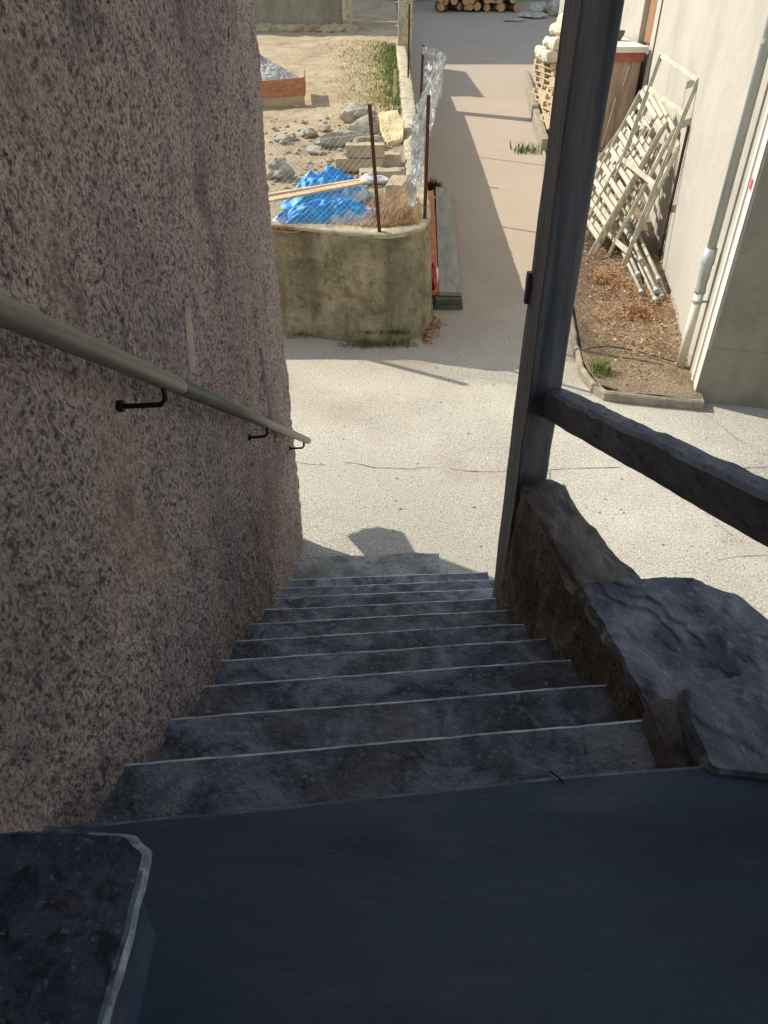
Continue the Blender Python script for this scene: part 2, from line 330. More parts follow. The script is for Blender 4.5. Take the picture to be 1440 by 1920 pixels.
# ------------------------------------------------------------------ stone house on the left (roughcast wall, porch side)
house = empty('rough_house', (-.62, 4.3, 0), 'roughcast mauve brown house wall standing along the left of the stairs', 'house')
def wx(y):     # plane of the wall foot
    t = [(-1.5, -.80), (.5, -.74), (.8, -.70), (1.15, -.635), (2.7, -.60), (3.6, -.60), (4.3, -.625)]
    for (a, b), (c, d) in zip(t, t[1:]):
        if y <= c: return b+(d-b)*max(0, (y-a))/(c-a)
    return t[-1][1]
bm = bmesh.new()
def wallp(y, z):
    e = 1-min(1, max(0, (4.3-y))/.05)
    v = (y, z*.7, 0)
    a = .022*fbm(v, 1.6, 2, 3) + .012*abs(fbm(v, 9, 5, 3)) + .011*fbm((y, z, 0), 34, 8, 2)
    if z < .6+.66*max(0, 4-y): a += .012*fbm(v, 5, 3)
    return Vector((wx(y)+a-.05*e*e, y+.012*fbm((z, 1, 0), 7, 3, 4)*(1 if y > 4.2 else 0)+.02*fbm((z, 1, 5), 1.2, 3, 2)*(1 if y > 4.2 else 0), z))
yy = []; y = -1.4
while y < 4.3: yy.append(y); y += .0105 if y > .3 else .06
yy.append(4.3)
zz = [i*.0125 for i in range(int(3.9/.0125))]+[3.9+.3*i for i in range(16)]
rows = []
for z in zz:
    row = [wallp(y, z) for y in yy]
    l = row[-1]
    row += [Vector((l.x-.03, l.y+.012, z)), Vector((l.x-.12, 4.315+.01*fbm((0, z, 0), 6, 1), z)), Vector((-1.3, 4.32, z))]
    rows.append(row)
grid(bm, rows)
o = build('wall', bm, M['rough'], house, smooth=True)
bm = bmesh.new(); boxm(bm, (-6, -1.4, 0), (-1.3, 4.62, 1.55)); boxm(bm, (-6, -1.4, 1.552), (-1.3, 5.03, 8.4)); rockm(bm, (-1.42, 5.0, 1.36), (.17, .22, .2), 5); boxm(bm, (-1.3, -1.4, 0), (-.85, 4.28, 8.4)); build('rear_wall', bm, M['rough'], house)  # hidden jetty and lump added to the rear wall, shaped for the stair-foot shadow
bm = bmesh.new(); boxm(bm, (-6, -2.6, 0), (3.4, -1.45, 8.4)); build('back_wall', bm, M['plaster_grey'], house)
bm = bmesh.new(); boxm(bm, (-6.3, -2.8, 8.4), (-.3, 4.75, 8.6)); build('roof', bm, M['roof'], house)

def smear(pts, w_, m_):
    bm = bmesh.new(); l = []; P = [Vector(p) for p in pts]
    for i in range(41):
        t = i/40*(len(P)-1); k = min(len(P)-2, int(t)); c = P[k].lerp(P[k+1], t-k); ww = w_*math.sin(math.pi*(.06+.88*i/40))**.6*(1+.5*fbm((c.x*9, c.y*9, 0), 1, 3, 4))
        row = []
        for j in range(9):
            y_ = c.x+ww*(j/8-.5)*2; z_ = c.y+.006*fbm((y_*30, i, 0), 1); e_ = math.sin(math.pi*j/8); q = Vector((wx(y_)+.022*fbm((y_, z_*.7, 0), 1.6, 2, 3)+.004+.014*e_, y_, z_)); row.append(q)
        l.append(row)
    grid(bm, l); build('mortar_smear', bm, M[m_], house, smooth=True)
smear([(3.30, 1.98), (3.33, 1.72), (3.42, 1.42)], .035, 'scar')
smear([(3.42, 1.41), (3.46, 1.36)], .03, 'smear')
smear([(2.10, 2.46), (2.14, 2.58), (2.16, 2.68)], .022, 'smear')
# handrail
hr = empty('handrail', (-.5, .2, 2.07), 'olive grey steel tube handrail fixed along the rough left wall', 'handrail')
def rl(y): return Vector((-.5, y, 3.145-.687*(y-.92)))
bm = bmesh.new(); tube(bm, [rl(y) for y in (-.6, .5, 1.6)]+[rl(1.62)], .021, 20); build('rail', bm, M['railpaint'], hr, smooth=True)
bm = bmesh.new(); tube(bm, [rl(y)+Vector((0, 0, .001)) for y in (1.623, 2.8, 4.0, 4.14)]+[rl(4.165)], lambda t: .0215 if t < .9 else .014, 20); build('rail', bm, M['railpaint'], hr, smooth=True)
for yb in (1.5, 2.72, 3.92):
    p = rl(yb); xw = wx(yb)+.02
    bm = bmesh.new()
    tube(bm, [p+Vector((0, 0, -.02)), p+Vector((0, 0, -.05)), p+Vector((-.012, 0, -.066)), Vector((xw+.02, yb, p.z-.07)), Vector((xw-.02, yb, p.z-.07))], .0065, 8)
    bm2 = bmesh.new(); tube(bm2, [Vector((xw-.012, yb, p.z-.07)), Vector((xw+.008, yb, p.z-.07))], .014, 12)
    br = build('bracket', bm, M['iron'], hr, smooth=True)
    pl = build('wall_plate', bm2, M['iron'], hr); pl.parent = br

# ------------------------------------------------------------------ stairs
st = empty('stone_staircase', (0, .9, 0), 'dark stone staircase with worn step edges painted pale with sky glint leading down to the street', 'staircase')
def ny(k, x): return .895+.258*k + (.107-.0052*k)*x + .006*fbm((x, k*3.1, 0), 1.5, k, 4)
def stepm(k, z, x0, x1, back=.12, front=None, h=.18, mi0=0):
    bm = bmesh.new(); n = 70; rows = []
    f = front or (lambda x: ny(k, x))
    for i in range(n+1):
        x = x0+(x1-x0)*i/n; yn = f(x)
        b = (ny(k-1, x) if k else -1.45) - back*(1 if k else 0)
        chip = .006*abs(fbm((x, k, 0), 14, k, 3)); row = []
        m = 14 if k else 30
        for j in range(m+1):
            y = b+(yn-.012-b)*j/m
            zz_ = z + (.006*fbm((x, y, k), 4, k, 4) if k else .0025*fbm((x, y, 0), 2, 1, 3))
            if j == m: zz_ = z-.0005*0 + .002*fbm((x, y, k), 8, k, 3)
            row.append(Vector((x, y, zz_)))
        zt = row[-1].z
        row.append(Vector((x, yn-.004-chip*.4, zt-.002-chip*.2)))
        row.append(Vector((x, yn-chip*.6, zt-.008-chip)))
        row.append(Vector((x, yn-.002, zt-.018-chip)))
        row.append(Vector((x, yn-.006, z-h*.6))); row.append(Vector((x, yn-.015, z-h-.02)))
        rows.append(row)
    m = 14 if k else 30
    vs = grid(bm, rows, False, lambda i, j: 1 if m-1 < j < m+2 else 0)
    # close ends
    for r in (vs[0], vs[-1]):
        a = bm.verts.new(r[0].co+Vector((0, 0, -h-.02))); bm.faces.new(r+[a])
    return bm
for k in range(1, 11):
    z = 2.07-.172*k
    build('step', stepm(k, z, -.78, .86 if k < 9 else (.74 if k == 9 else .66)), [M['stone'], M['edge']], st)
z = 2.07-.172*11
build('step', stepm(11, z, -.72, .38, front=lambda x: 3.88+.05*x+.02*fbm((x, 0, 0), 3)), [M['palestone'], M['palestone']], st)
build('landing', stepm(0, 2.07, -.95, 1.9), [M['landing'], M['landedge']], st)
bm = bmesh.new(); boxm(bm, (-.95, -1.44, 0), (1.9, .72, 1.87)); build('landing_base', bm, M['plaster_dark'], st)
bm = bmesh.new()
for k in range(1, 9): boxm(bm, (-.77, .55+.258*k, 0), (.84, .8+.258*k, 1.86-.172*k))
build('stair_core', bm, M['plaster_dark'], st)

bm = bmesh.new(); tube(bm, [(.365, .945, 2.075), (.38, .930, 2.077), (.392, .918, 2.074)], .0018, 6); tag(build('twig', bm, M['iron']), 'small dark twig lying on the landing near its front edge', 'twig')
# granite block at the lower left
bm = bmesh.new()
slab(bm, [(-.9, .66), (-.60, .66), (-.43, .66), (-.415, .654), (-.405, .64), (-.388, .634), (-.386, .62), (-.386, .45), (-.389, .2), (-.392, -.3), (-.9, -.3)], 2.345, .05, 11, .005, .006, 12, .012)
blk = empty('granite_bench', (-.6, .3, 2.07), 'low block with speckled blue grey granite top in the bottom left corner of the landing', 'bench')
me = build('top_slab', bm, [M['granite'], M['graniteedge']], blk)
for p in me.data.polygons:
    if p.center.z < .275-.003 and p.normal.z < .75: p.material_index = 1
bm = bmesh.new(); boxm(bm, (-.9, -.3, 2.06), (-.42, .61, 2.30), None, .006, 3, .004); build('base', bm, M['landing'], blk)

# ------------------------------------------------------------------ parapet wall on the right with cap stones
par = empty('parapet_wall', (.85, 1.9, 0), 'rough plastered parapet wall with slate cap stones right of the stairs', 'wall')
def pin(y): return .70+(.572-.70)*(y-1.2)/1.4
def pou(y): return 1.1+(.80-1.1)*min(1, max(0, (y-1.25)/.9))
def ptz(y): return 1.95-.10*max(0, (y-1.2))/.6 if y < 1.8 else 1.80-.09*(y-1.8)/.75
bm = bmesh.new(); rows = []
for i in range(90):
    y = .98+(2.6-.98)*i/89; row = []
    for j in range(110):
        z = (ptz(y)-.03)*j/109; row.append(Vector((pin(y)+.02*fbm((y, z, 0), 3, 1, 4)+.007*fbm((y, z, 0), 22, 4, 3)-.02*(1-j/109), y, z)))
    row.append(Vector(((pin(y)+pou(y))/2, y, ptz(y)-.03)))
    for j in range(20): row.append(Vector((pou(y)-.02, y, (ptz(y)-.03)*(1-j/19))))
    rows.append(row)
vs = grid(bm, rows); bm.faces.new(vs[0]); bm.faces.new(vs[-1])
build('wall', bm, M['plaster_dark'], par)
bm = bmesh.new(); slab(bm, [(.60, 2.5), (.65, 2.56), (.71, 2.56), (.755, 2.44), (.795, 2.2), (.865, 1.98), (.93, 1.82), (.70, 1.76), (.665, 1.9), (.635, 2.1), (.60, 2.35)], lambda x, y: 1.80-.10*(y-1.8), .07, 3, .02, .012)
for v in bm.verts:   # round its crown like the worn stone it is
    c = .5*(pin(v.co.y)+pou(v.co.y)); u = (v.co.x-c)/.14; v.co.z -= .022*min(1.6, u*u)
build('cap_stone', bm, M['capstone'], par, smooth=True)
bm = bmesh.new(); slab(bm, [(.64, 1.80), (.80, 1.80), (1.04, 1.80), (1.065, 1.74), (1.075, 1.55), (1.09, 1.22), (.98, 1.18), (.70, 1.19), (.685, 1.35), (.665, 1.62)], lambda x, y: 1.93-.10*(y-1.2)+.04*(x-.9), .06, 5, .006, .012, 46, .010, .007)
build('cap_stone', bm, M['slate'], par)
bm = bmesh.new(); slab(bm, [(1.04, 1.8), (1.14, 1.74), (1.3, 1.35), (1.36, 1.0), (1.1, 1.0), (1.07, 1.4)], 1.86, .07, 6, .006, .012, 30, .014, .007)
build('cap_stone', bm, M['slate'], par)
bm = bmesh.new(); slab(bm, [(.715, 1.165), (.9, 1.22), (1.35, 1.24), (1.4, .9), (1.05, .90), (.71, .945), (.708, 1.05)], lambda x, y: 2.085, .07, 8, .004, .008, 40, .012, .005)
build('cap_stone', bm, M['slate'], par)
bm = bmesh.new(); slab(bm, [(.68, 1.21), (.74, 1.22), (.80, 1.20), (.80, 1.08), (.79, .975), (.73, .97), (.68, .985), (.675, 1.1)], lambda x, y: 1.975, .15, 9, .012, .008, 10, .008)
build('wedge_stone', bm, M['capstone'], par)

# ------------------------------------------------------------------ timber porch frame: post, rail, roof over the stairs
pf = empty('porch_frame', (.63, 2.7, .5), 'tall grey weathered timber post with a rough sloping rail beside the stairs', 'timber frame')
bm = bmesh.new(); beam(bm, (.632, 2.715, .45), (.632, 2.715, 5.0), .125, .25, up=(0, 1, 0), bev=.008)
for _ in range(5): bmesh.ops.subdivide_edges(bm, edges=[e for e in bm.edges if abs(e.verts[0].co.z-e.verts[1].co.z) > .12], cuts=1)
for v in bm.verts: v.co.x += .006*fbm((0, v.co.y, v.co.z), 2.5, 4); v.co.y += .006*fbm((v.co.x, 0, v.co.z), 3, 6)
build('post', bm, M['wood'], pf)
bm = bmesh.new(); rows = []
a = Vector((.67, 2.68, 2.045)); b = Vector((1.04, .55, 2.74)); d = (b-a).normalized(); sx = d.cross(Vector((0, 0, 1))).normalized(); up = sx.cross(d)
prof = [(-.05, -.055), (-.052, 0), (-.05, .045), (-.03, .056), (0, .058), (.03, .055), (.048, .045), (.052, 0), (.05, -.055), (0, -.058)]
for i in range(140):
    t = i/139; p = a.lerp(b, t); row = []
    for (u, v_) in prof:
        q = p+sx*u+up*v_
        k = 1 if v_ > .02 else .35
        q = q + up*k*(.008*fbm(q, 6, 2, 5)) + sx*k*(.009*fbm(q, 7, 5, 4))
        row.append(q)
    rows.append(row)
vs = grid(bm, rows, True); bm.faces.new(vs[0]); bm.faces.new(vs[-1])
build('rail', bm, M['woodrail'], pf)
bm = bmesh.new(); boxm(bm, (.553, 2.80, 2.40), (.575, 2.835, 2.52), None, .004, 2, .006)
build('wood_cleat', bm, M['wood'], pf)
bm = bmesh.new(); boxm(bm, (-.9, -1.45, 4.35), (2.1, 2.0, 4.45)); build('porch_ceiling', bm, M['darkwood'], pf)

# ------------------------------------------------------------------ garden
def gz(x, y): return zg(y)+.05*fbm((x, y, 0), .7, 1, 5)+.015*fbm((x, y, 0), 5, 4, 3)
bm = bmesh.new(); rows = []
for i in range(170):
    y = 7.95+i*i*.00088+i*.03
    rows.append([Vector((x, max(y, 7.95+.35*max(0, x/.45)**3), gz(x, y))) for x in [-9+.3*j for j in range(20)]+[-3+.08*j for j in range(44)]])
grid(bm, rows)
tag(build('garden_ground', bm, M['earth'], base=(-3, 9, 1), smooth=True), kind='structure')

# retaining wall, curved at its corner
gw = empty('garden_wall', (0, 7.9, 0), 'mossy curved concrete retaining wall around the garden, at the corner of the lane', 'wall')
def arc():
    p = [Vector((-7, 9.1)), Vector((-3, 8.35)), Vector((-1.15, 7.99)), Vector((-.55, 7.80)), Vector((-.12, 7.68)), Vector((.12, 7.69)), Vector((.32, 7.80)), Vector((.46, 8.0)), Vector((.54, 8.3)), Vector((.56, 8.7)), Vector((.57, 10)), Vector((.58, 13)), Vector((.6, 17)), Vector((.6, 22.5))]
    out = []
    for i in range(len(p)-1):
        p0, p1, p2, p3 = p[max(0, i-1)], p[i], p[i+1], p[min(len(p)-1, i+2)]
        n = max(2, int((p2-p1).length/.05)) if i < 10 and i > 0 else 40
        for j in range(n):
            t = j/n; out.append(.5*((2*p1)+(-p0+p2)*t+(2*p0-5*p1+4*p2-p3)*t*t+(-p0+3*p1-3*p2+p3)*t**3))
    out.append(p[-1]); return out
A = arc()
def normals(P):
    r = []
    for i in range(len(P)):
        d = (P[min(i+1, len(P)-1)]-P[max(0, i-1)]).normalized(); r.append(Vector((-d.y, d.x)))   # points into the garden
    return r
NA = normals(A)
def wtop(y): return 1.17+.02*max(0, y-9)
bm = bmesh.new(); rows = []
for p, n in zip(A, NA):
    row = []; h = wtop(p.y)
    for j in range(30):
        z = (h-.03)*j/29; q = p+n*(.075*z/h - .02+.012*fbm((p.x, p.y, z), 3, 2, 5)-(.05*max(0, 1-z/.22)*(.6+.8*fr((p.x, p.y, 0), 2.5, 9)) if z < .22 else 0))
        row.append(Vector((q.x, q.y, z)))
    q = p+n*.26; row.append(Vector((q.x, q.y, h-.03))); row.append(Vector((q.x, q.y, .3)))
    rows.append(row)
grid(bm, rows); build('wall', bm, M['mossy'], gw, smooth=True)
bm = bmesh.new(); rows = []
for i, (p, n) in enumerate(zip(A, NA)):
    h = wtop(p.y); row = []; jj = .012*fbm((p.x, p.y, 0), 6, 3, 4)
    for (u, dz) in ((.055, -.045), (.042+jj, -.03), (.04+jj, -.008), (.06+jj, .004), (.12, .008+jj*.5), (.2, .006), (.27-jj*2, 0), (.285-jj*2, -.03), (.28, -.06)):
        q = p+n*u; row.append(Vector((q.x, q.y, h+dz+.004*fbm((q.x, q.y, 0), 14, 2, 3))))
    rows.append(row)
grid(bm, rows); build('coping', bm, M['coping'], gw, smooth=True)

# blades of grass, as stuff or single weeds
def blades(bm, n, pos, h, wd=.006, lean=.5, seed=0):
    r = random.Random(seed)
    for _ in range(n):
        x, y, z = pos(r); a = r.uniform(0, 6.28); hh = h*r.uniform(.4, 1.2); l = lean*hh*r.uniform(.2, 1.2)
        dx, dy = math.cos(a)*l, math.sin(a)*l; px, py = -math.sin(a)*wd/2, math.cos(a)*wd/2
        v = [bm.verts.new(c) for c in ((x-px, y-py, z), (x+px, y+py, z), (x+px*.8+dx*.35, y+py*.8+dy*.35, z+hh*.6), (x-px*.8+dx*.35, y-py*.8+dy*.35, z+hh*.6), (x+dx, y+dy, z+hh))]
        bm.faces.new((v[0], v[1], v[2], v[3])); bm.faces.new((v[3], v[2], v[4]))
def g2(r, cx, cy, sx, sy, zf): 
    x = cx+sx*max(-1.9, min(1.9, r.gauss(0, 1))); y = cy+sy*max(-1.9, min(1.9, r.gauss(0, 1))); return x, y, zf(x, y) if callable(zf) else zf
bm = bmesh.new()
blades(bm, 1900, lambda r: (lambda y: (lambda x: (x, y, gz(x, y)-.01))(.30-abs(r.gauss(0, .12+.012*(y-12)))))(14+9*r.random()**.8), .11, .016, .7, 3)
tag(build('verge_grass', bm, M['leaf'], base=(0, 18, 1.2)), 'strip of green grass growing along the inside of the garden wall', 'grass', kind='stuff')
bm = bmesh.new()
blades(bm, 3600, lambda r: (lambda y: (lambda x: (x, y, gz(x, y)-.01))(.1-abs(r.gauss(0, .35+.03*(y-12)))))(r.uniform(12, 24)), .06, .016, 1.0, 5)
tag(build('thin_grass', bm, M['leafdry'], base=(0, 18, 1.2)), 'thin yellowish grass spreading over the bare garden earth', 'grass', kind='stuff')
bm = bmesh.new()
blades(bm, 2600, lambda r: (lambda x: (x, 7.98+abs(r.gauss(0, .10))+(.25*max(0, x)), 1.12))(.30-1.8*r.random()**1.8), .09, .006, 1.6, 9)
blades(bm, 1600, lambda r: g2(r, .12, 8.5, .14, .25, 1.14), .2, .006, 1.2, 19)
tag(build('dry_grass', bm, M['straw'], base=(-.5, 8.2, 1.1)), 'tangle of dry straw coloured grass behind the garden wall coping', 'dry grass', kind='stuff')
def weed(name, x, y, z, n, s, h, m, label, cat='weed', seed=0, group=None, sy=None, wd=.008):
    bm = bmesh.new(); blades(bm, n, lambda r: g2(r, x, y, s, sy or s, z), h, wd, .9, seed)
    return tag(build(name, bm, M[m], base=(x, y, z)), label, cat, group)
weed('grass_tuft', -.12, 7.60, 0, 230, .2, .085, 'leaf', 'green grass tuft at the foot of the mossy garden wall', 'grass tuft', 1, sy=.035)
weed('grass_tuft', .18, 7.62, 0, 90, .10, .06, 'leaf', 'short green grass tuft at the rounded corner foot of the garden wall', 'grass tuft', 2, sy=.03)
weed('grass_tuft', -.85, 7.84, 0, 150, .22, .06, 'leaf', 'low weeds at the wall foot nearest the rough house', 'grass tuft', 4, sy=.03)
weed('weed', 2.17, 6.76, .12, 150, .05, .13, 'leaf', 'bright green weed in the soil bed beside the timber rail', 'weed', 5)
weed('weed', 3.05, 17.3, 0, 110, .16, .16, 'leaf', 'green weed growing on the lane beside the low kerb', 'weed', 6, wd=.02)
weed('weed', 3.15, 4.1, 0, 70, .06, .025, 'leaf', 'tiny green sprout in the road crack nearest the right edge', 'weed', 7, wd=.004, sy=.012)
weed('weed', 2.95, 3.6, 0, 60, .03, .03, 'leaf', 'tiny weed in the asphalt beyond the slate cap stones', 'weed', 8, wd=.004)
weed('moss_patch', .05, 7.66, .12, 300, .13, .05, 'leaf', 'green moss patch on the lower face of the curved garden wall', 'moss', 9, sy=.012, wd=.01)

# leaf debris in the corner of the garden wall
def leaves(bm, n, pos, s, seed, up=.4):
    r = random.Random(seed)
    for _ in range(n):
        x, y, z = pos(r); a = r.uniform(0, 6.28); t1 = r.uniform(-up, up); t2 = r.uniform(-up, up); k = s*r.uniform(.4, 1.4)
        u = Vector((math.cos(a), math.sin(a), t1)).normalized()*k; v = Vector((-math.sin(a), math.cos(a), t2)).normalized()*k*.55
        c = Vector((x, y, z+.004+k*.3))
        q = [bm.verts.new(c+w_) for w_ in (-u, -v*.9-u*.1+Vector((0, 0, k*.25)), u, v+u*.15)]
        bm.faces.new(q)
bm = bmesh.new(); leaves(bm, 420, lambda r: (lambda t: (.42+.16*t+abs(r.gauss(0, .06)), 7.72+.62*t+r.gauss(0, .05), 0))(r.random()), .018, 4)
tag(build('leaf_debris', bm, M['litter'], base=(.5, 8, 0)), 'dead leaves collected at the foot of the garden wall corner', 'leaves', kind='stuff')

# fence: posts and wire mesh
fn = empty('wire_fence', (0, 7.9, 1.17), 'rusty post and sagging chain link fence on top of the garden wall', 'fence')
posts = [((-1.72, 8.18, 1.15), (-1.70, 8.16, 2.36)), ((-.045, 7.80, 1.15), (-.135, 7.78, 2.34)), ((.44, 8.27, 1.15), (.437, 8.24, 2.35)), ((.55, 12.7, 1.2), (.57, 12.7, 2.36)), ((.5, 17.6, 1.3), (.5, 17.6, 2.6))]
for a, b in posts:
    bm = bmesh.new(); w_ = .055 if a[0] < -1 else .036; beam(bm, a, b, w_, w_, up=(0, 1, 0), bev=.004); build('post', bm, M['rust'], fn)
def wires(bm, S, nu, nv, r, seed=0):
    """chain link over a surface S(u, v): nu cells along, nv cells up"""
    for s in (0, 1):
        for k in range(-nv, nu+1):
            pts = []
            for j in range(nv+1):
                i = k+j if s == 0 else k+(nv-j)
                if 0 <= i <= nu: pts.append(S(i/nu, j/nv)+Vector((.002*(1 if (i+j+s) % 2 else -1), .003*(1 if (i+j+s) % 2 else -1), 0)))
            if len(pts) > 1: tube(bm, pts, r, 3, False)
bm = bmesh.new()
P0, P1 = Vector((-1.71, 8.15, 1.2)), Vector((-.08, 7.765, 1.2))
wires(bm, lambda u, v: P0.lerp(P1, u)+Vector((-.05*v*u, .03*math.sin(u*5)*v+.02*fr((u*4, v*2, 0)), (.86+.08*math.cos(u*6.2))*v)), 26, 15, .0016)
P2, P3 = Vector((-.08, 7.79, 1.22)), Vector((.30, 8.28, 1.22))
wires(bm, lambda u, v: P2.lerp(P3, u**(.8))+Vector((-.04*v*(1-u)+.03*u*v, .05*fr((u*3, v*2, 4))*v, (.66+.1*u)*v)), 12, 14, .0016)
for x0, y0 in ((-1.72, 8.16),):
    tube(bm, [Vector((-1.7, 8.15, 2.1)), Vector((-.9, 7.95, 1.98)), Vector((-.1, 7.77, 2.1))], .002, 4)
build('wire_mesh', bm, M['wire'], fn)
bm = bmesh.new()
def cat(P, t):
    t = max(0, min(.9999, t))*(len(P)-1); i = int(t); f = t-i; p0, p1, p2, p3 = P[max(0, i-1)], P[i], P[i+1], P[min(len(P)-1, i+2)]
    return .5*((2*p1)+(-p0+p2)*f+(2*p0-5*p1+4*p2-p3)*f*f+(-p0+3*p1-3*p2+p3)*f**3)
T1 = [Vector(p) for p in ((.30, 8.3, 1.95), (.36, 9.2, 2.0), (.5, 10.5, 2.1), (.80, 11.8, 2.28), (.80, 12.3, 2.3), (.60, 12.65, 2.36))]
B1 = [Vector(p) for p in ((.30, 8.25, 1.2), (.38, 9.2, 1.25), (.48, 10.4, 1.32), (.66, 11.5, 1.50), (.70, 12.2, 1.6), (.62, 12.6, 1.75))]
def crumple(u, v):
    p = cat(B1, u).lerp(cat(T1, u), v)
    return p+Vector((.10*fbm((u*14, v*3, 1), 1, 2, 3), .16*fbm((u*10, v*4, 7), 1, 5, 3), .07*fbm((u*9, v*5, 3), 1, 8, 3)))
wires(bm, crumple, 150, 16, .0022)
wires(bm, lambda u, v: crumple(u*.99, 1-v*.9)+Vector((.05*fr((u*20, v*3, 9)), .05, -.02)), 120, 14, .0022)
build('loose_mesh', bm, M['wire'], fn)

# tarps, planks, blocks, stones
def tarp(name, cx, cy, rx, ry, h, seed, label, ang=0, spikes=0):
    bm = bmesh.new(); rows = []
    for i in range(70):
        v = -1+2*i/69; row = []
        for j in range(110):
            u = -1+2*j/109
            k = 1+.22*fbm((math.atan2(v, u), seed, 0), .8, seed)
            X, Y = u*rx*k, v*ry*k; X, Y = X*math.cos(ang)-Y*math.sin(ang), X*math.sin(ang)+Y*math.cos(ang)
            rr = math.sqrt(u*u+v*v); env = max(0, 1-rr**2.4)
            fold = (1-abs(fbm((u*1.9, v*2.3, seed), 1, seed, 3))*2.0)
            z = h*env*(.62+.34*fold) + .012*fbm((u*7, v*7, seed), 1, 3) + spikes*env*max(0, fbm((u*3.1, v*2, seed), 1, seed+6, 3))
            row.append(Vector((cx+X, cy+Y, max(gz(cx+X, cy+Y)+.01, zg(cy)+.01+z))))
        rows.append(row)
    vs = grid(bm, rows)
    # keep a ragged round outline
    dead = []
    for i in range(70):
        for j in range(110):
            u, v = -1+2*j/109, -1+2*i/69
            if u*u+v*v > 1.0+.25*fbm((u*3, v*3, seed), 1, seed, 3): dead.append(vs[i][j])
    bmesh.ops.delete(bm, geom=dead, context='VERTS')
    o = build(name, bm, M['tarp'], smooth=True)
    so_ = o.modifiers.new('thickness', 'SOLIDIFY'); so_.thickness = .003
    return tag(o, label, 'tarp')
tarp('blue_tarp', -.58, 8.29, .66, .24, .27, 3, 'flattened blue plastic tarp just behind the coping, nearest of the two', .20)
tarp('blue_tarp', -.66, 9.10, .56, .36, .32, 8, 'crumpled blue plastic tarp with raised peaks behind the pale planks', .42, .14)
bm = bmesh.new(); beam(bm, (-1.30, 8.22, 1.36), (-.22, 8.78, 1.42), .12, .025, bev=.003); tag(build('plank', bm, M['plank']), 'pale plank lying between the two blue tarps, front one', 'plank')
bm = bmesh.new(); beam(bm, (-1.28, 8.42, 1.37), (-.12, 8.90, 1.43), .06, .03, bev=.003); tag(build('plank', bm, M['plank']), 'narrow pale batten lying behind the wider plank between the tarps', 'plank')
bm = bmesh.new(); rockm(bm, (-.15, 8.85, 1.44), (.13, .12, .06), 21, 4, .8); tag(build('white_sheet', bm, M['whiteplastic'], smooth=True), 'crumpled white plastic lump at the right end of the planks', 'plastic')
for i, (x, y, z, a, lx, lab) in enumerate(((-.33, 10.6, 1.14, .05, .62, 'long tan concrete block just behind the blue tarps'), (.02, 10.85, 1.14, -.1, .42, 'tan concrete block leaning towards the garden wall'), (-.05, 9.95, 1.14, .1, .5, 'tan concrete block behind the rusty front post'), (-.25, 10.62, 1.30, .02, .5, 'tan block stacked on the long tan block'), (.16, 9.4, 1.14, 1.4, .5, 'tan block in shadow against the garden wall'))):
    bm = bmesh.new(); boxm(bm, (-lx/2, -.1, 0), (lx/2, .1, .15), Matrix.Translation((x, y, z)) @ Matrix.Rotation(a, 4, 'Z'), .01, 3, .012, i); tag(build('concrete_block', bm, M['block']), lab, 'block', 'blocks behind the tarps')
rocks = [(-.42, 13.6, .30, .22, .17, 'angular grey rock furthest back, beside the rusty post'), (-.25, 12.7, .36, .2, .15, 'grey brown rock between the post and the long pale stone'), (-.65, 12.0, .48, .16, .12, 'long pale grey flat stone in front of the other rocks'), (-.2, 11.75, .26, .18, .13, 'grey stone just left of the yellow stone'), (-1.45, 12.1, .2, .14, .08, 'small grey stone by the rough house wall edge'), (-1.15, 12.5, .2, .15, .08, 'small stone left of the long pale stone'), (-1.0, 11.5, .16, .12, .05, 'low stone half sunk in the earth'), (-1.35, 10.2, .2, .2, .14, 'grey stone at the left behind the blue tarp'), (-.95, 12.9, .12, .1, .06, 'smallest pale stone behind the long stone')]
for i, (x, y, a, b, c, lab) in enumerate(rocks):
    bm = bmesh.new(); rockm(bm, (x, y, zg(y)+c*.5), (a, b, c), 30+i, 4, .4, rot=.3*i)
    tag(build('rock', bm, M['rock']), lab, 'rock', 'rocks in the garden')
bm = bmesh.new(); slab(bm, [(-.08, 12.85), (.2, 12.9), (.3, 12.5), (.28, 12.0), (.05, 11.85), (-.05, 12.3)], lambda x, y: 1.36+.25*(y-12.4), .08, 12, .02, .02); tag(build('yellow_stone', bm, M['yellowrock']), 'pale yellow stone slab propped beside the garden wall', 'stone')
bm = bmesh.new(); r = random.Random(5)
for i in range(240):
    x, y = r.uniform(-1.9, .2), r.uniform(9.6, 13.8); s = r.uniform(.012, .055)
    rockm(bm, (x, y, gz(x, y)+s*.3), (s, s*.8, s*.6), i, 1, .3)
tag(build('rubble', bm, M['rock'], base=(-1, 12, 1.2)), 'small rubble scattered over the earth around the rocks', 'rubble', kind='stuff')
# gravel heap
bm = bmesh.new(); rows = []
for i in range(40):
    rr = i/39; rows.append([Vector((-2.55+math.cos(a)*rr*.95, 17.2+math.sin(a)*rr*1.15, zg(17)-.02+.52*(1-rr)**.8*(1+.2*fbm((math.cos(a), math.sin(a), rr), 1.5, 2))+.03*fbm((math.cos(a)*rr, math.sin(a)*rr, 0), 14, 2, 3))) for a in [2*math.pi*k/70 for k in range(70)]])
rows[0] = [Vector((-2.55, 17.2, zg(17)+.5))+Vector((.001*math.cos(k), .001*math.sin(k), 0)) for k in range(70)]
grid(bm, rows, True); tag(build('gravel_heap', bm, M['gravel']), 'pale grey gravel heap behind the brown board box', 'gravel heap')
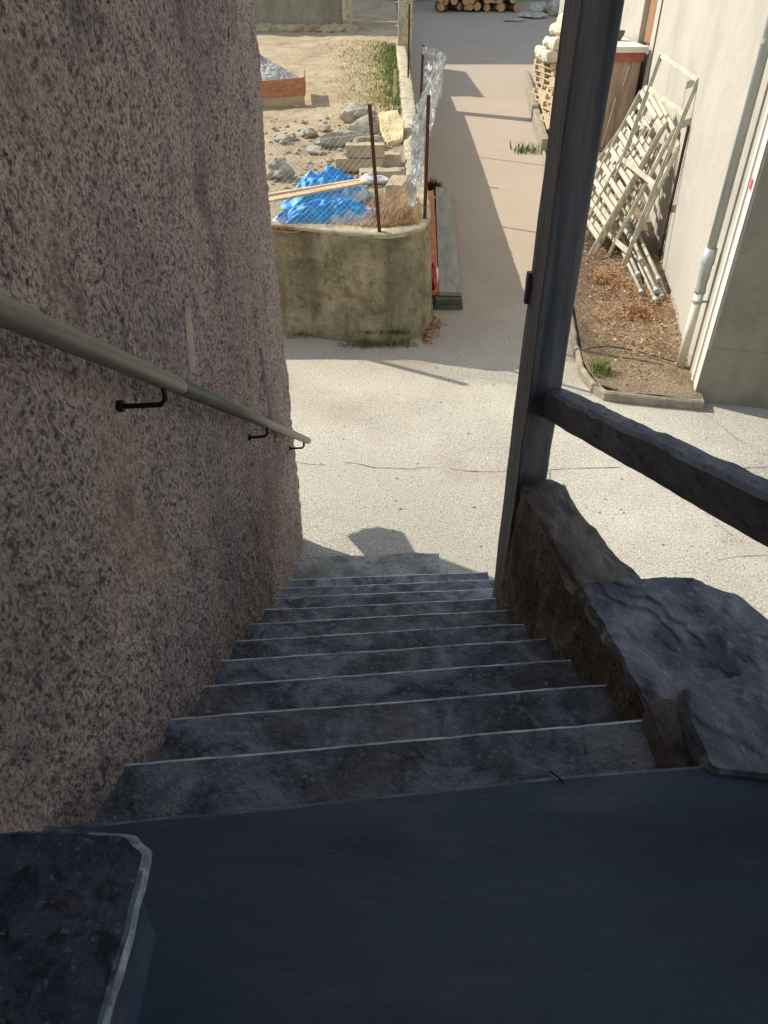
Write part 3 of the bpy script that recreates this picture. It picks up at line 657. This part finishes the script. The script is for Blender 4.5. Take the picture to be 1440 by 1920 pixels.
# board box (raised bed)
bx = empty('board_box', (-2.0, 14.9, zg(15)), 'low box of orange brown boards standing on the bare earth', 'planter')
zb = zg(14.8)
for nm, a, b in (('board', (-2.9, 14.6, zb+.22), (-1.42, 15.0, zb+.28)), ('board', (-1.42, 15.02, zb+.28), (-1.5, 16.1, zb+.28)), ('board', (-2.9, 14.58, zb+.05), (-1.42, 14.98, zb+.07))):
    bm = bmesh.new(); beam(bm, a, b, .03, .30 if a[2] > zb+.1 else .14, bev=.004, cuts=2, jit=.006); build(nm, bm, M['brownboard'] if a[2] > zb+.1 else M['block'], bx)
bm = bmesh.new(); beam(bm, (.2, 15.3, 1.2), (.2, 15.35, 1.75), .05, .05, up=(0, 1, 0)); tag(build('wooden_stake', bm, M['plank']), 'short pale wooden stake in the grass by the garden wall', 'stake')

# far end of the garden
fh = empty('far_house', (-4, 27, 1.5), 'beige house at the far end of the garden with shaded mossy foot', 'house')
bm = bmesh.new(); boxm(bm, (-9, 26.6, 1.3), (-1.25, 29.5, 3.7), None, .03, 3, .03, 2); build('wall', bm, M['plaster_grey'], fh)
bm = bmesh.new(); boxm(bm, (-1.25, 26.5, 1.3), (-1.03, 29.5, 3.7), None, .02); build('corner_pier', bm, M['coping'], fh)
bm = bmesh.new()
for i in range(26): rockm(bm, (-7+i*.24, 26.4+.1*math.sin(i*3), 1.5), (.3, .28, .16), i, 2, .4)
tag(build('earth_bank', bm, M['earth'], base=(-4, 26.4, 1.5)), kind='structure')
bm = bmesh.new(); boxm(bm, (-30, 37, .5), (-3, 46, 13.2)); boxm(bm, (-31, 36.6, 13.2), (-2.7, 47, 13.6)); tag(build('tall_house', bm, M['plaster_grey']), 'tall grey house standing far behind the garden', 'house')
gp = empty('gate_pillar', (.55, 22.7, 1.3), 'pale concrete pillar wrapped in wire at the far end of the garden wall', 'pillar')
bm = bmesh.new(); boxm(bm, (.36, 22.5, 0), (.72, 22.86, 3.3), None, .02, 3, .02); build('shaft', bm, M['coping'], gp)
bm = bmesh.new(); boxm(bm, (.3, 22.44, 3.3), (.78, 22.92, 3.4), None, .02); build('cap', bm, M['coping'], gp)
bm = bmesh.new()
for z in (1.8, 2.3, 2.8): tube(bm, [Vector((.54+.22*math.cos(t)*1.1, 22.68+.22*math.sin(t)*1.1, z+.02*t)) for t in [k*.45 for k in range(15)]], .008, 5)
build('wire_wrap', bm, M['wire'], gp)

# ------------------------------------------------------------------ planks beside the garden wall in the lane
bd = [((.80, 8.72, .16), (1.03, 13.6, .16), .27, .05, 'greyboard', 'long grey plank lying on blocks along the garden wall'), ((.615, 8.75, .155), (.80, 13.4, .155), .10, .045, 'orange', 'long orange brown board lying beside the grey plank')]
for a, b, w_, h_, m_, lab in bd:
    bm = bmesh.new(); beam(bm, a, b, w_, h_, bev=.004, cuts=3, jit=.004); tag(build('plank', bm, M[m_]), lab, 'plank')
for i, (y, z0, lab) in enumerate(((8.66, 0, 'dark weathered timber block under the near end of the lane planks'), (13.0, 0, 'dark timber block under the far end of the lane planks'))):
    bm = bmesh.new(); boxm(bm, (.60+.045*(y-8.7), y-.05, z0), (.96+.045*(y-8.7), y+.06, .065), None, .006, 3, .008); boxm(bm, (.62+.045*(y-8.7), y-.04, z0+.068), (.95+.045*(y-8.7), y+.09, .128), None, .006, 3, .008)
    tag(build('timber_block', bm, M['darkblock']), lab, 'block')
bg_ = empty('red_bag', (.585, 9.0, 0), 'red and white plastic bag squeezed between the garden wall and the planks', 'bag')
bm = bmesh.new(); rockm(bm, (.60, 9.0, .22), (.06, .2, .22), 77, 4, .5); build('bag', bm, M['redplastic'], bg_, smooth=True)
bm = bmesh.new(); rockm(bm, (.635, 8.95, .30), (.035, .1, .13), 78, 3, .5); build('white_panel', bm, M['whiteplastic'], bg_, smooth=True)
weed('dark_plant', .82, 13.95, .0, 260, .10, .2, 'debris', 'dark withered clump at the far end of the lane planks', 'plant', 14, wd=.03)

# ------------------------------------------------------------------ right-hand house
dv = Vector((.205, .979, 0)).normalized(); nv_ = Vector((-dv.y, dv.x, 0))       # along the side face / outwards (towards the lane)
K = Vector((3.0, 6.36, 0))                                                       # its near corner
fv = Vector((dv.y, -dv.x, 0))                                                    # along the front face, to the right
def hp(s, o=0, z=0): return K+dv*s+nv_*o+Vector((0, 0, z))
rh = empty('ivory_house', K, 'ivory plastered house on the right with sunny side wall and shaded grey front', 'house')
bm = bmesh.new(); q = [[hp(s, -.003, z) for s in [i*.25 for i in range(42)]] for z in [j*.3 for j in range(26)]]; grid(bm, q)
build('side_wall', bm, M['plaster'], rh)
bm = bmesh.new(); q = [[K+fv*s+Vector((0, 0, z)) for s in [.0+i*.3 for i in range(28)]] for z in [.55+j*.3 for j in range(24)]]; grid(bm, q)
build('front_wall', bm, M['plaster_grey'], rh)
bm = bmesh.new(); rows = [[K+fv*s-dv*(.012+.006*fbm((s, z, 0), 4, 1))+Vector((0, 0, z)) for s in [-.0+i*.06 for i in range(120)]] for z in [j*.055 for j in range(11)]]
rows.append([K+fv*s+Vector((0, 0, .56)) for s in [i*.06 for i in range(120)]]); grid(bm, rows)
build('plinth', bm, M['plaster_grey'], rh)
bm = bmesh.new(); beam(bm, hp(.065, -.012, 0), hp(.065, -.012, 7.5), .13, .03, up=nv_, bev=.003); build('corner_strip', bm, M['trim'], rh)
bm = bmesh.new(); beam(bm, hp(.235, -.005, 0), hp(.235, -.005, 7.5), .07, .03, up=nv_, bev=.003); build('corner_strip', bm, M['trim'], rh)
bm = bmesh.new()
v = [K+Vector((0, 0, 7.5)), hp(10.25, 0, 7.5), hp(10.25, 0, 7.5)+fv*8, K+fv*8+Vector((0, 0, 7.5))]
c = sum(v, Vector())/4; v = [p+(p-c).normalized()*.5*0 for p in v]
t = [bm.verts.new(p) for p in v]; b = [bm.verts.new(p+Vector((0, 0, .2))) for p in v]
bm.faces.new(t); bm.faces.new(b)
for i in range(4): bm.faces.new((t[i], t[(i+1) % 4], b[(i+1) % 4], b[i]))
build('roof', bm, M['roof'], rh)
bm = bmesh.new(); q = [[hp(10.25)+fv*s+Vector((0, 0, z)) for s in (0, 8)] for z in (0, 7.5)]; grid(bm, q); build('rear_wall', bm, M['plaster_grey'], rh)
# sticker
bm = bmesh.new(); beam(bm, hp(.09, .007, 1.92), hp(.09, .007, 2.0), .07, .004, up=nv_, bev=.001); o = build('sticker', bm, M['sticker'], rh)
# downpipe
dp = empty('downpipe', hp(.52, .09), 'pale zinc downpipe with socket joint on the ivory side wall', 'downpipe')
c0 = hp(.52, .09)
bm = bmesh.new(); tube(bm, [c0+Vector((0, 0, z)) for z in (.1, .9)], .043, 20); build('lower_pipe', bm, M['trim'], dp, smooth=True)
bm = bmesh.new(); tube(bm, [c0+Vector((0, 0, z)) for z in (.88, .9, .93, 1.0, 1.02, 1.14, 1.16, 1.3)], lambda t: (.052, .052, .046, .046, .050, .050, .058, .056)[min(7, int(t*7+.5))], 20); build('socket', bm, M['zinc'], dp, smooth=True)
bm = bmesh.new(); tube(bm, [c0+Vector((0, 0, z)) for z in (1.28, 7.4)], .041, 20); build('upper_pipe', bm, M['zinc'], dp, smooth=True)
for z in (.78, 2.9):
    bm = bmesh.new(); tube(bm, [c0+Vector((0, 0, z)), c0+Vector((0, 0, z+.03))], .05, 20); beam(bm, c0+Vector((0, 0, z+.015)), hp(.52, -.0, z+.015), .02, .02); build('clamp', bm, M['zinc'], dp)
bm = bmesh.new(); tube(bm, [hp(3.85, .03, .1), hp(3.86, .03, 1.75)], .02, 10); tag(build('rusty_pipe', bm, M['rust']), 'thin rusty brown pipe standing against the ivory wall behind the frames', 'pipe')
bm = bmesh.new(); tube(bm, [hp(2.6, .0, 1.3), hp(1.8, .0, .9)], .002, 4); 
bm.free()

# raised soil bed with kerb
bedo = [(2.0, 6.98), (2.12, 6.42), (2.2, 6.36), (3.02, 6.17)]
def yfront(x):
    t = [(1.9, 7.2), (2.03, 6.95), (2.12, 6.50), (2.3, 6.36), (3.2, 6.17)]
    for (a, b), (c, d) in zip(t, t[1:]):
        if x <= c: return b+(d-b)*(x-a)/(c-a)
    return 6.2
bm = bmesh.new(); rows = []
for i in range(120):
    row = []
    for j in range(61):
        xa = 2.06+.14*max(0, i*.09-.3); xb = 3.0+.205*i*.09+.16
        x = xa+(xb-xa)*j/60; y0 = max(yfront(x), 6.2); y = y0+(17.2-y0)*(i/119)**1.25
        xl = 2.06+.14*max(0, y-7); xr = 3.06+.209*(y-6.36); x = xl+(xr-xl)*j/60
        row.append(Vector((x, y, .095+.03*abs(fbm((x, y, 0), 1.6, 1, 5))+.03*math.exp(-((j/60-.65)/.2)**2)*min(1, i/12))))
    rows.append(row)
grid(bm, rows); tag(build('soil_bed', bm, M['bedsoil'], base=(2.6, 8, 0), smooth=True), kind='structure')
bm = bmesh.new()
def kerbrun(bm, pts, w_, h_, seed):
    P = []
    for a, b in zip(pts, pts[1:]):
        a, b = Vector(a), Vector(b); k = max(2, int((b-a).length/.06))
        for j in range(k): P.append(a.lerp(b, j/k))
    P.append(Vector(pts[-1])); NN = normals(P); rows = []
    for p, n in zip(P, NN):
        j = .014*fbm((p.x, p.y, 0), 4, seed, 4); row = []
        for (u, z) in ((0, 0), (0, h_*.5), (.003, h_-.02), (.02, h_-.003), (w_*.5, h_), (w_-.015, h_-.004), (w_, h_-.02), (w_, h_*.5), (w_, 0)):
            q = p+n*(u-w_/2+j); row.append(Vector((q.x, q.y, z+(.006*fbm((q.x, q.y, z), 9, seed) if z else 0))))
        rows.append(row)
    vs = grid(bm, rows); bm.faces.new(vs[0]); bm.faces.new(vs[-1])
kerbrun(bm, [(3.03, 6.2), (2.7, 6.26), (2.3, 6.34), (2.15, 6.39), (2.09, 6.5), (2.03, 6.9), (2.1, 7.6), (2.5, 10.5), (2.9, 13.5), (3.36, 16.9)], .06, .10, 2)
tag(build('bed_kerb', bm, M['kerb']), 'rough pale kerb bordering the soil bed of the ivory house', 'kerb')
bm = bmesh.new(); kerbrun(bm, [(3.38, 17.0), (3.65, 19.5), (4.05, 23), (4.6, 27.5), (4.9, 29.5), (5.3, 30)], .16, .30, 5)
tag(build('low_wall', bm, M['kerb']), 'low pale wall along the lane in front of the pallets', 'wall')
bm = bmesh.new()
def bedp(r, y0, y1, xa=0, xb=1):
    y = r.uniform(y0, y1); xl = 2.1+.14*(y-7); xr = 3.08+.209*(y-6.36); x = xl+(xr-xl)*r.uniform(xa, xb); return x, y, .14
def dens(r):
    while True:
        x, y, z = bedp(r, 6.5, 11.5)
        if r.random() < math.exp(-((y-8.6)/1.5)**2)*math.exp(-((x-2.85-.1*(y-8.6))/.42)**2)*1.2: return x, y, z+.02
leaves(bm, 3300, dens, .019, 8, .8)
tag(build('leaf_litter', bm, M['litter'], base=(2.7, 8.5, .1)), 'brown dead leaves and chips scattered over the soil bed', 'leaf litter', kind='stuff')
for i, (x, y, n, h, lab) in enumerate(((3.0, 8.15, 110, .22, 'dry brown stem clump in the middle of the soil bed'), (2.82, 9.2, 90, .2, 'dry brown stems at the foot of the front scaffold frame'), (3.03, 7.1, 14, .2, 'few dry sticks near the foot of the downpipe'))):
    bm = bmesh.new(); r = random.Random(i)
    for _ in range(n):
        a = r.uniform(0, 6.28); l = h*r.uniform(.4, 1.1); x0, y0 = x+r.gauss(0, .05), y+r.gauss(0, .05)
        tube(bm, [(x0, y0, .12), (x0+math.cos(a)*l*.5, y0+math.sin(a)*l*.5, .12+l*.5*r.random()+.02), (x0+math.cos(a)*l, y0+math.sin(a)*l, .12+l*.6*r.random())], .003, 3, False)
    tag(build('dry_plant', bm, M['litter']), lab, 'dry plant')
bm = bmesh.new()
tube(bm, [Vector((2.12, 7.2, .155)), Vector((2.35, 7.22, .175)), Vector((2.6, 7.15, .165)), Vector((2.8, 6.98, .165)), Vector((2.95, 6.88, .16))], .006, 6)
tag(build('cable', bm, M['iron'], smooth=True), 'thin black cable lying across the soil bed', 'cable')

# scaffold frames
FP = Vector
def frame_mesh(root, TL, TR, BL, BR, rungs, inner=.45, rr=.021, parent=None):
    def bar(name, a, b, r_): 
        bm = bmesh.new()
        if name == 'rung': beam(bm, a, b, .028, .066, up=((TL-BL).normalized()), bev=.006)
        elif name == 'crossbar': beam(bm, a, b, .04, .062, up=((TL-BL).normalized()), bev=.008)
        else:
            w_ = ((TR-TL).normalized()).cross((TL-BL).normalized()); beam(bm, a, b, .036, .036, up=w_, bev=.006)
            beam(bm, a+w_*.028, b+w_*.028, .012, .018, up=w_, bev=.002)
        return build(name, bm, M['ivory'], root)
    bar('stile', TL, BL, rr); bar('stile', TR, BR, rr); bar('crossbar', TL, TR, rr*1.25)
    if inner:
        it = TL.lerp(TR, inner); ib = BL.lerp(BR, inner); t0 = .14
        bar('stile', it.lerp(ib, t0), ib, rr*.85)
        for k in range(rungs):
            t = .18+k*(.8/rungs)
            bar('rung', TL.lerp(BL, t), it.lerp(ib, t), rr*.95)
        for k in range(rungs):
            t = .22+k*(.74/rungs)
            bar('rung', it.lerp(ib, t), TR.lerp(BR, t), rr*.95)
    else:
        for k in range(rungs):
            t = .17+k*(.75/max(1, rungs-1)) if rungs > 1 else .17
            bar('rung', TL.lerp(BL, t), TR.lerp(BR, t), rr*.95)
fr_specs = [
 ((3.69, 11.5, 2.35), (3.85, 10.4, 2.2), (3.02, 10.85, .14), (3.17, 9.75, .14), 3, 0, 'tallest ivory scaffold frame leaning on the wall, its open top bar highest'),
 ((3.66, 12.0, 1.86), (3.73, 11.0, 1.56), (2.72, 11.16, .2), (2.80, 10.16, .12), 7, .42, 'ladder like ivory scaffold frame nearest the timber post'),
 ((3.74, 12.1, 1.90), (3.80, 11.08, 1.60), (2.82, 11.3, .2), (2.90, 10.25, .12), 7, .55, 'ivory scaffold frame leaning just behind the nearest one'),
 ((3.82, 11.9, 1.86), (3.86, 10.9, 1.56), (3.02, 11.2, .2), (3.06, 10.15, .12), 6, .45, 'ivory scaffold frame third from the timber post'),
 ((3.86, 11.7, 1.70), (3.90, 10.7, 1.40), (3.22, 11.1, .2), (3.26, 10.0, .12), 6, .5, 'low ivory scaffold frame hidden behind the others against the wall'),
 ((3.84, 12.6, 1.60), (3.86, 11.6, 1.35), (2.78, 12.0, .2), (2.84, 11.0, .12), 7, .5, 'rear ivory scaffold frame seen through the rungs of the others'),
]
for TL, TR, BL, BR, n, inner, lab in fr_specs:
    root = empty('leaning_scaffold', BR, lab, 'scaffold frame', 'scaffold frames leaning on the ivory wall')
    frame_mesh(root, FP(TL), FP(TR), FP(BL), FP(BR), n, inner)
pp = [((3.34, 8.62, .16), (3.62, 11.4, .2)), ((3.23, 8.50, .16), (3.50, 11.2, .2)), ((3.13, 8.75, .16), (3.38, 11.3, .19)), ((3.28, 8.68, .21), (3.56, 11.4, .26)), ((3.38, 8.95, .25), (3.68, 11.5, .3)), ((3.20, 9.2, .22), (3.44, 11.5, .26)), ((3.30, 9.5, .30), (3.6, 11.6, .34))]
nm = ['touching the wall, second from the top right', 'with its end furthest forward', 'furthest from the wall', 'lying on the two nearest the wall', 'highest against the wall', 'lying in the middle of the bundle', 'on top with its end furthest back']
for (a, b), s in zip(pp, nm):
    bm = bmesh.new(); tube(bm, [a, b], .024, 12); root = build('scaffold_tube', bm, M['ivory'], smooth=True); tag(root, 'pale scaffold tube lying at the wall foot, '+s, 'tube', 'scaffold tubes at the wall foot')
    d = (Vector(b)-Vector(a)).normalized(); bm = bmesh.new(); p = Vector(a)-root.location
    tube(bm, [p-d*.01, p+d*.07], .03, 12); me = bpy.data.meshes.new('coupler'); bm.to_mesh(me); bm.free(); me.materials.append(M['zinc']); o = bpy.data.objects.new('coupler', me); link(o, root)

# ------------------------------------------------------------------ lean-to and wall beyond
lt = empty('lean_to', (4.7, 17.2, 0), 'low lean-to with white slab top, red beam and brown panels beyond the frames', 'shed')
bm = bmesh.new(); boxm(bm, (4.1, 16.75, .0), (5.0, 18.6, 1.72)); build('brown_panel', bm, M['brownpanel'], lt)
bm = bmesh.new(); boxm(bm, (4.05, 16.70, 1.72), (5.03, 18.6, 1.87), None, .01); build('red_beam', bm, M['redpaint'], lt)
bm = bmesh.new(); boxm(bm, (3.98, 16.62, 1.87), (5.06, 18.7, 1.97), None, .01); build('roof_slab', bm, M['trim'], lt)
bm = bmesh.new(); tube(bm, [(4.62, 16.735, 1.1), (4.50, 16.73, .2)], .012, 6); tube(bm, [(4.78, 16.735, 1.66), (4.72, 16.73, 1.3)], .012, 6); build('reflection_streak', bm, M['trim'], lt)  # white bars stand in for reflection streaks on the glossy brown panel
bw = empty('white_building', (5.3, 18, 0), 'white rendered building with brown doorway above the lean-to', 'building')
bm = bmesh.new(); boxm(bm, (5.12, 16.55, 0), (7.5, 16.78, 7)); boxm(bm, (5.25, 16.78, 0), (7.5, 17.55, 7)); boxm(bm, (5.10, 17.55, 0), (7.5, 26, 7)); build('wall', bm, M['plaster'], bw)
bm = bmesh.new(); boxm(bm, (5.20, 16.80, 1.98), (5.248, 17.53, 4.2)); build('door', bm, M['doorbrown'], bw)
bm = bmesh.new(); rows = []
for i in range(8):
    z = 1.98+.16*i/7; r_ = .10+.06*math.sin(i/7*1.5); rows.append([Vector((4.72+math.cos(a)*r_, 17.8+math.sin(a)*r_, z)) for a in [k*6.2832/16 for k in range(16)]])
vs = grid(bm, rows, True); bm.faces.new(vs[0]); bm.faces.new(vs[-1]); tag(build('flower_pot', bm, M['darkblock'], smooth=True), 'empty grey pot standing on the white slab of the lean-to', 'pot')

# pallets
def pallet():
    root = empty('pallet', (0, 0, 0), 'x', 'pallet', 'pallets stacked beside the lane')
    for x in (-.36, 0, .36):
        bm = bmesh.new(); boxm(bm, (x-.05, -.6, 0), (x+.05, .6, .022), None, .003); build('runner', bm, M['palletwood'], root)
        for y in (-.53, 0, .53):
            bm = bmesh.new(); boxm(bm, (x-.05, y-.07, .023), (x+.05, y+.07, .10), None, .003); build('block', bm, M['palletwood'], root)
    for y in (-.53, -.26, 0, .26, .53):
        bm = bmesh.new(); boxm(bm, (-.4, y-.05, .101), (.4, y+.05, .124), None, .003); build('deck_board', bm, M['palletwood'], root)
    return root
proto = pallet(); r = random.Random(2)
tops = ['bottom pallet of the near stack beside the lane', 'second pallet up in the near stack', 'third pallet up in the near stack', 'fourth pallet up in the near stack', 'fifth pallet up in the near stack', 'sixth pallet up in the near stack', 'topmost tilted pallet of the near stack']
for i in range(7):
    o = proto if i == 0 else copy_tree(proto)
    o.location = (4.12+r.uniform(-.03, .03), 18.7+r.uniform(-.05, .05), .03+i*.132); o.rotation_euler = (0, .03 if i == 6 else 0, .12+r.uniform(-.16, .16)); o['label'] = tops[i]
for i in range(9):
    o = copy_tree(proto); o.location = (4.4+r.uniform(-.03, .03), 21.6+r.uniform(-.04, .04), .03+i*.132); o.rotation_euler = (0, 0, .15+r.uniform(-.14, .14))
    o['label'] = ['lowest', 'second', 'third', 'fourth', 'fifth', 'sixth', 'seventh', 'eighth', 'topmost'][i]+' pallet of the far stack under the sacks'
sk = [(4.13, 21.3, 1.24, .15, 0, 'squarish sack at the front left of the far pallet stack'), (4.62, 21.25, 1.24, -.1, 0, 'sack at the front right of the far pallet stack'), (4.15, 21.95, 1.24, .1, 0, 'sack at the rear left of the far pallet stack'), (4.62, 21.95, 1.24, .2, 0, 'sack at the rear right of the far pallet stack'), (4.22, 21.35, 1.47, .3, .25, 'tilted sack lying over the front left one'), (4.68, 21.4, 1.47, .0, .1, 'sack lying over the front right one'), (4.42, 21.5, 1.72, .5, .3, 'sack on the third layer of the pile'), (4.62, 21.7, 1.97, .2, -.2, 'topmost sack of the pile, leaning right')]
for i, (x, y, z, a, tl, lab) in enumerate(sk):
    bm = bmesh.new(); boxm(bm, (-.26, -.33, 0), (.26, .33, .23), Matrix.Translation((x, y, z)) @ Matrix.Rotation(a, 4, 'Z') @ Matrix.Rotation(tl, 4, 'Y'), .08, 3, .05, i)
    tag(build('sack', bm, M['sack'], smooth=True), 'pale '+lab, 'sack', 'sacks piled on the pallets')

for i, (a, b, lab) in enumerate((((3.72, 17.9, .32), (3.95, 19.9, 1.05), 'pale board leaning along the near pallet stack'), ((3.66, 18.0, .30), (3.80, 20.4, .72), 'lower pale board leaning beside the near pallet stack'), ((3.75, 18.0, 1.02), (4.5, 19.2, 1.03), 'loose board lying across the top of the near pallet stack'))):
    bm = bmesh.new(); beam(bm, a, b, .16, .03, bev=.003, cuts=2, jit=.01, seed=i); tag(build('board', bm, M['palletwood']), lab, 'board')
# far wood pile, each log its own
r = random.Random(11); cnt = 0
names = {}
ordn = ['first', 'second', 'third', 'fourth', 'fifth', 'sixth', 'seventh', 'eighth', 'ninth', 'tenth', 'eleventh', 'twelfth']
for row in range(4):
    for i in range(12-row):
        x = 2.4+i*.28+row*.14+r.uniform(-.04, .04); y = 38.7; z = zl(38.7)+.15+row*.24+r.uniform(-.03, .03); rad = r.uniform(.10, .17)
        bm = bmesh.new(); dx = r.uniform(-.7, .7)
        tube(bm, [(x-dx*.5, y-.5+r.uniform(-.15, .15), z), (x+dx*.5, y+.5, z+r.uniform(-.06, .06))], rad, 7)
        for f in bm.faces: f.material_index = 1 if len(f.verts) > 4 else 0
        o = build('log', bm, [M['log'], M['logend']])
        tag(o, '%s split log from the left in the %s row of the far wood pile' % (ordn[i], ['bottom', 'second', 'third', 'top'][row]), 'log', 'logs in the far wood pile')
for i, (x, y, a, b, c, lab) in enumerate(((6.2, 37.0, .6, .4, .14, 'flat grey slab right of the far wood pile'), (6.6, 38.0, .5, .4, .3, 'grey rock heap at the right of the far slabs'), (5.3, 36.2, .5, .25, .07, 'thin grey slab lying in front of the wood pile'), (7.3, 37.6, .5, .5, .4, 'largest grey rock by the far house corner'))):
    bm = bmesh.new(); rockm(bm, (x, y, zl(y)+c*.6), (a, b, c), 60+i, 3, .3); tag(build('rock', bm, M['rock']), lab, 'rock')
bm = bmesh.new(); boxm(bm, (-2.5, 41, 1.0), (14, 41.4, 5.5)); tag(build('boundary_wall', bm, M['plaster_grey']), 'shaded grey wall behind the far wood pile', 'wall')

# loose grit: pebbles on the street, dirt and leaves on the treads
bm = bmesh.new(); r = random.Random(41)
for i in range(260):
    x, y = r.uniform(-.7, 4.5), r.uniform(4.0, 11)
    if x > 1.95 and y > 6.1 or x < .95 and y > 7.4: continue
    q = r.uniform(.004, .014); rockm(bm, (x, y, q*.4), (q, q*.8, q*.6), i, 1, .3)
tag(build('pebbles', bm, M['rock'], base=(1, 6, 0)), 'loose pebbles scattered over the street', 'pebbles', kind='stuff')
bm = bmesh.new(); r = random.Random(43)
for k in range(1, 11):
    for _ in range(26):
        side = r.random(); x = (-.60+abs(r.gauss(0, .05))) if side < .5 else ((.56+.012*(8-k)-abs(r.gauss(0, .04))) if side < .8 else r.uniform(-.55, .5))
        y = ny(k-1, x)+.02+abs(r.gauss(0, .05)); q = r.uniform(.003, .010)
        rockm(bm, (x, min(y, ny(k, x)-.02), 2.07-.172*k+q*.4), (q, q*.8, q*.5), k*50+_, 1, .3)
tag(build('step_grit', bm, M['block'], base=(0, 2, 1)), 'crumbs of plaster and grit in the corners of the stone steps', 'grit', kind='stuff')
bm = bmesh.new()
def stp(r):
    k = r.randint(1, 10); x = r.choice([-.56, .5])+r.gauss(0, .06); x = max(-.58, min(.54, x)); return x, ny(k-1, x)+.03+.15*r.random(), 2.07-.172*k+.004
leaves(bm, 46, stp, .011, 12, .5)
tag(build('step_leaves', bm, M['litter'], base=(0, 2, 1)), 'few small dead leaves blown onto the stone steps', 'leaves', kind='stuff')
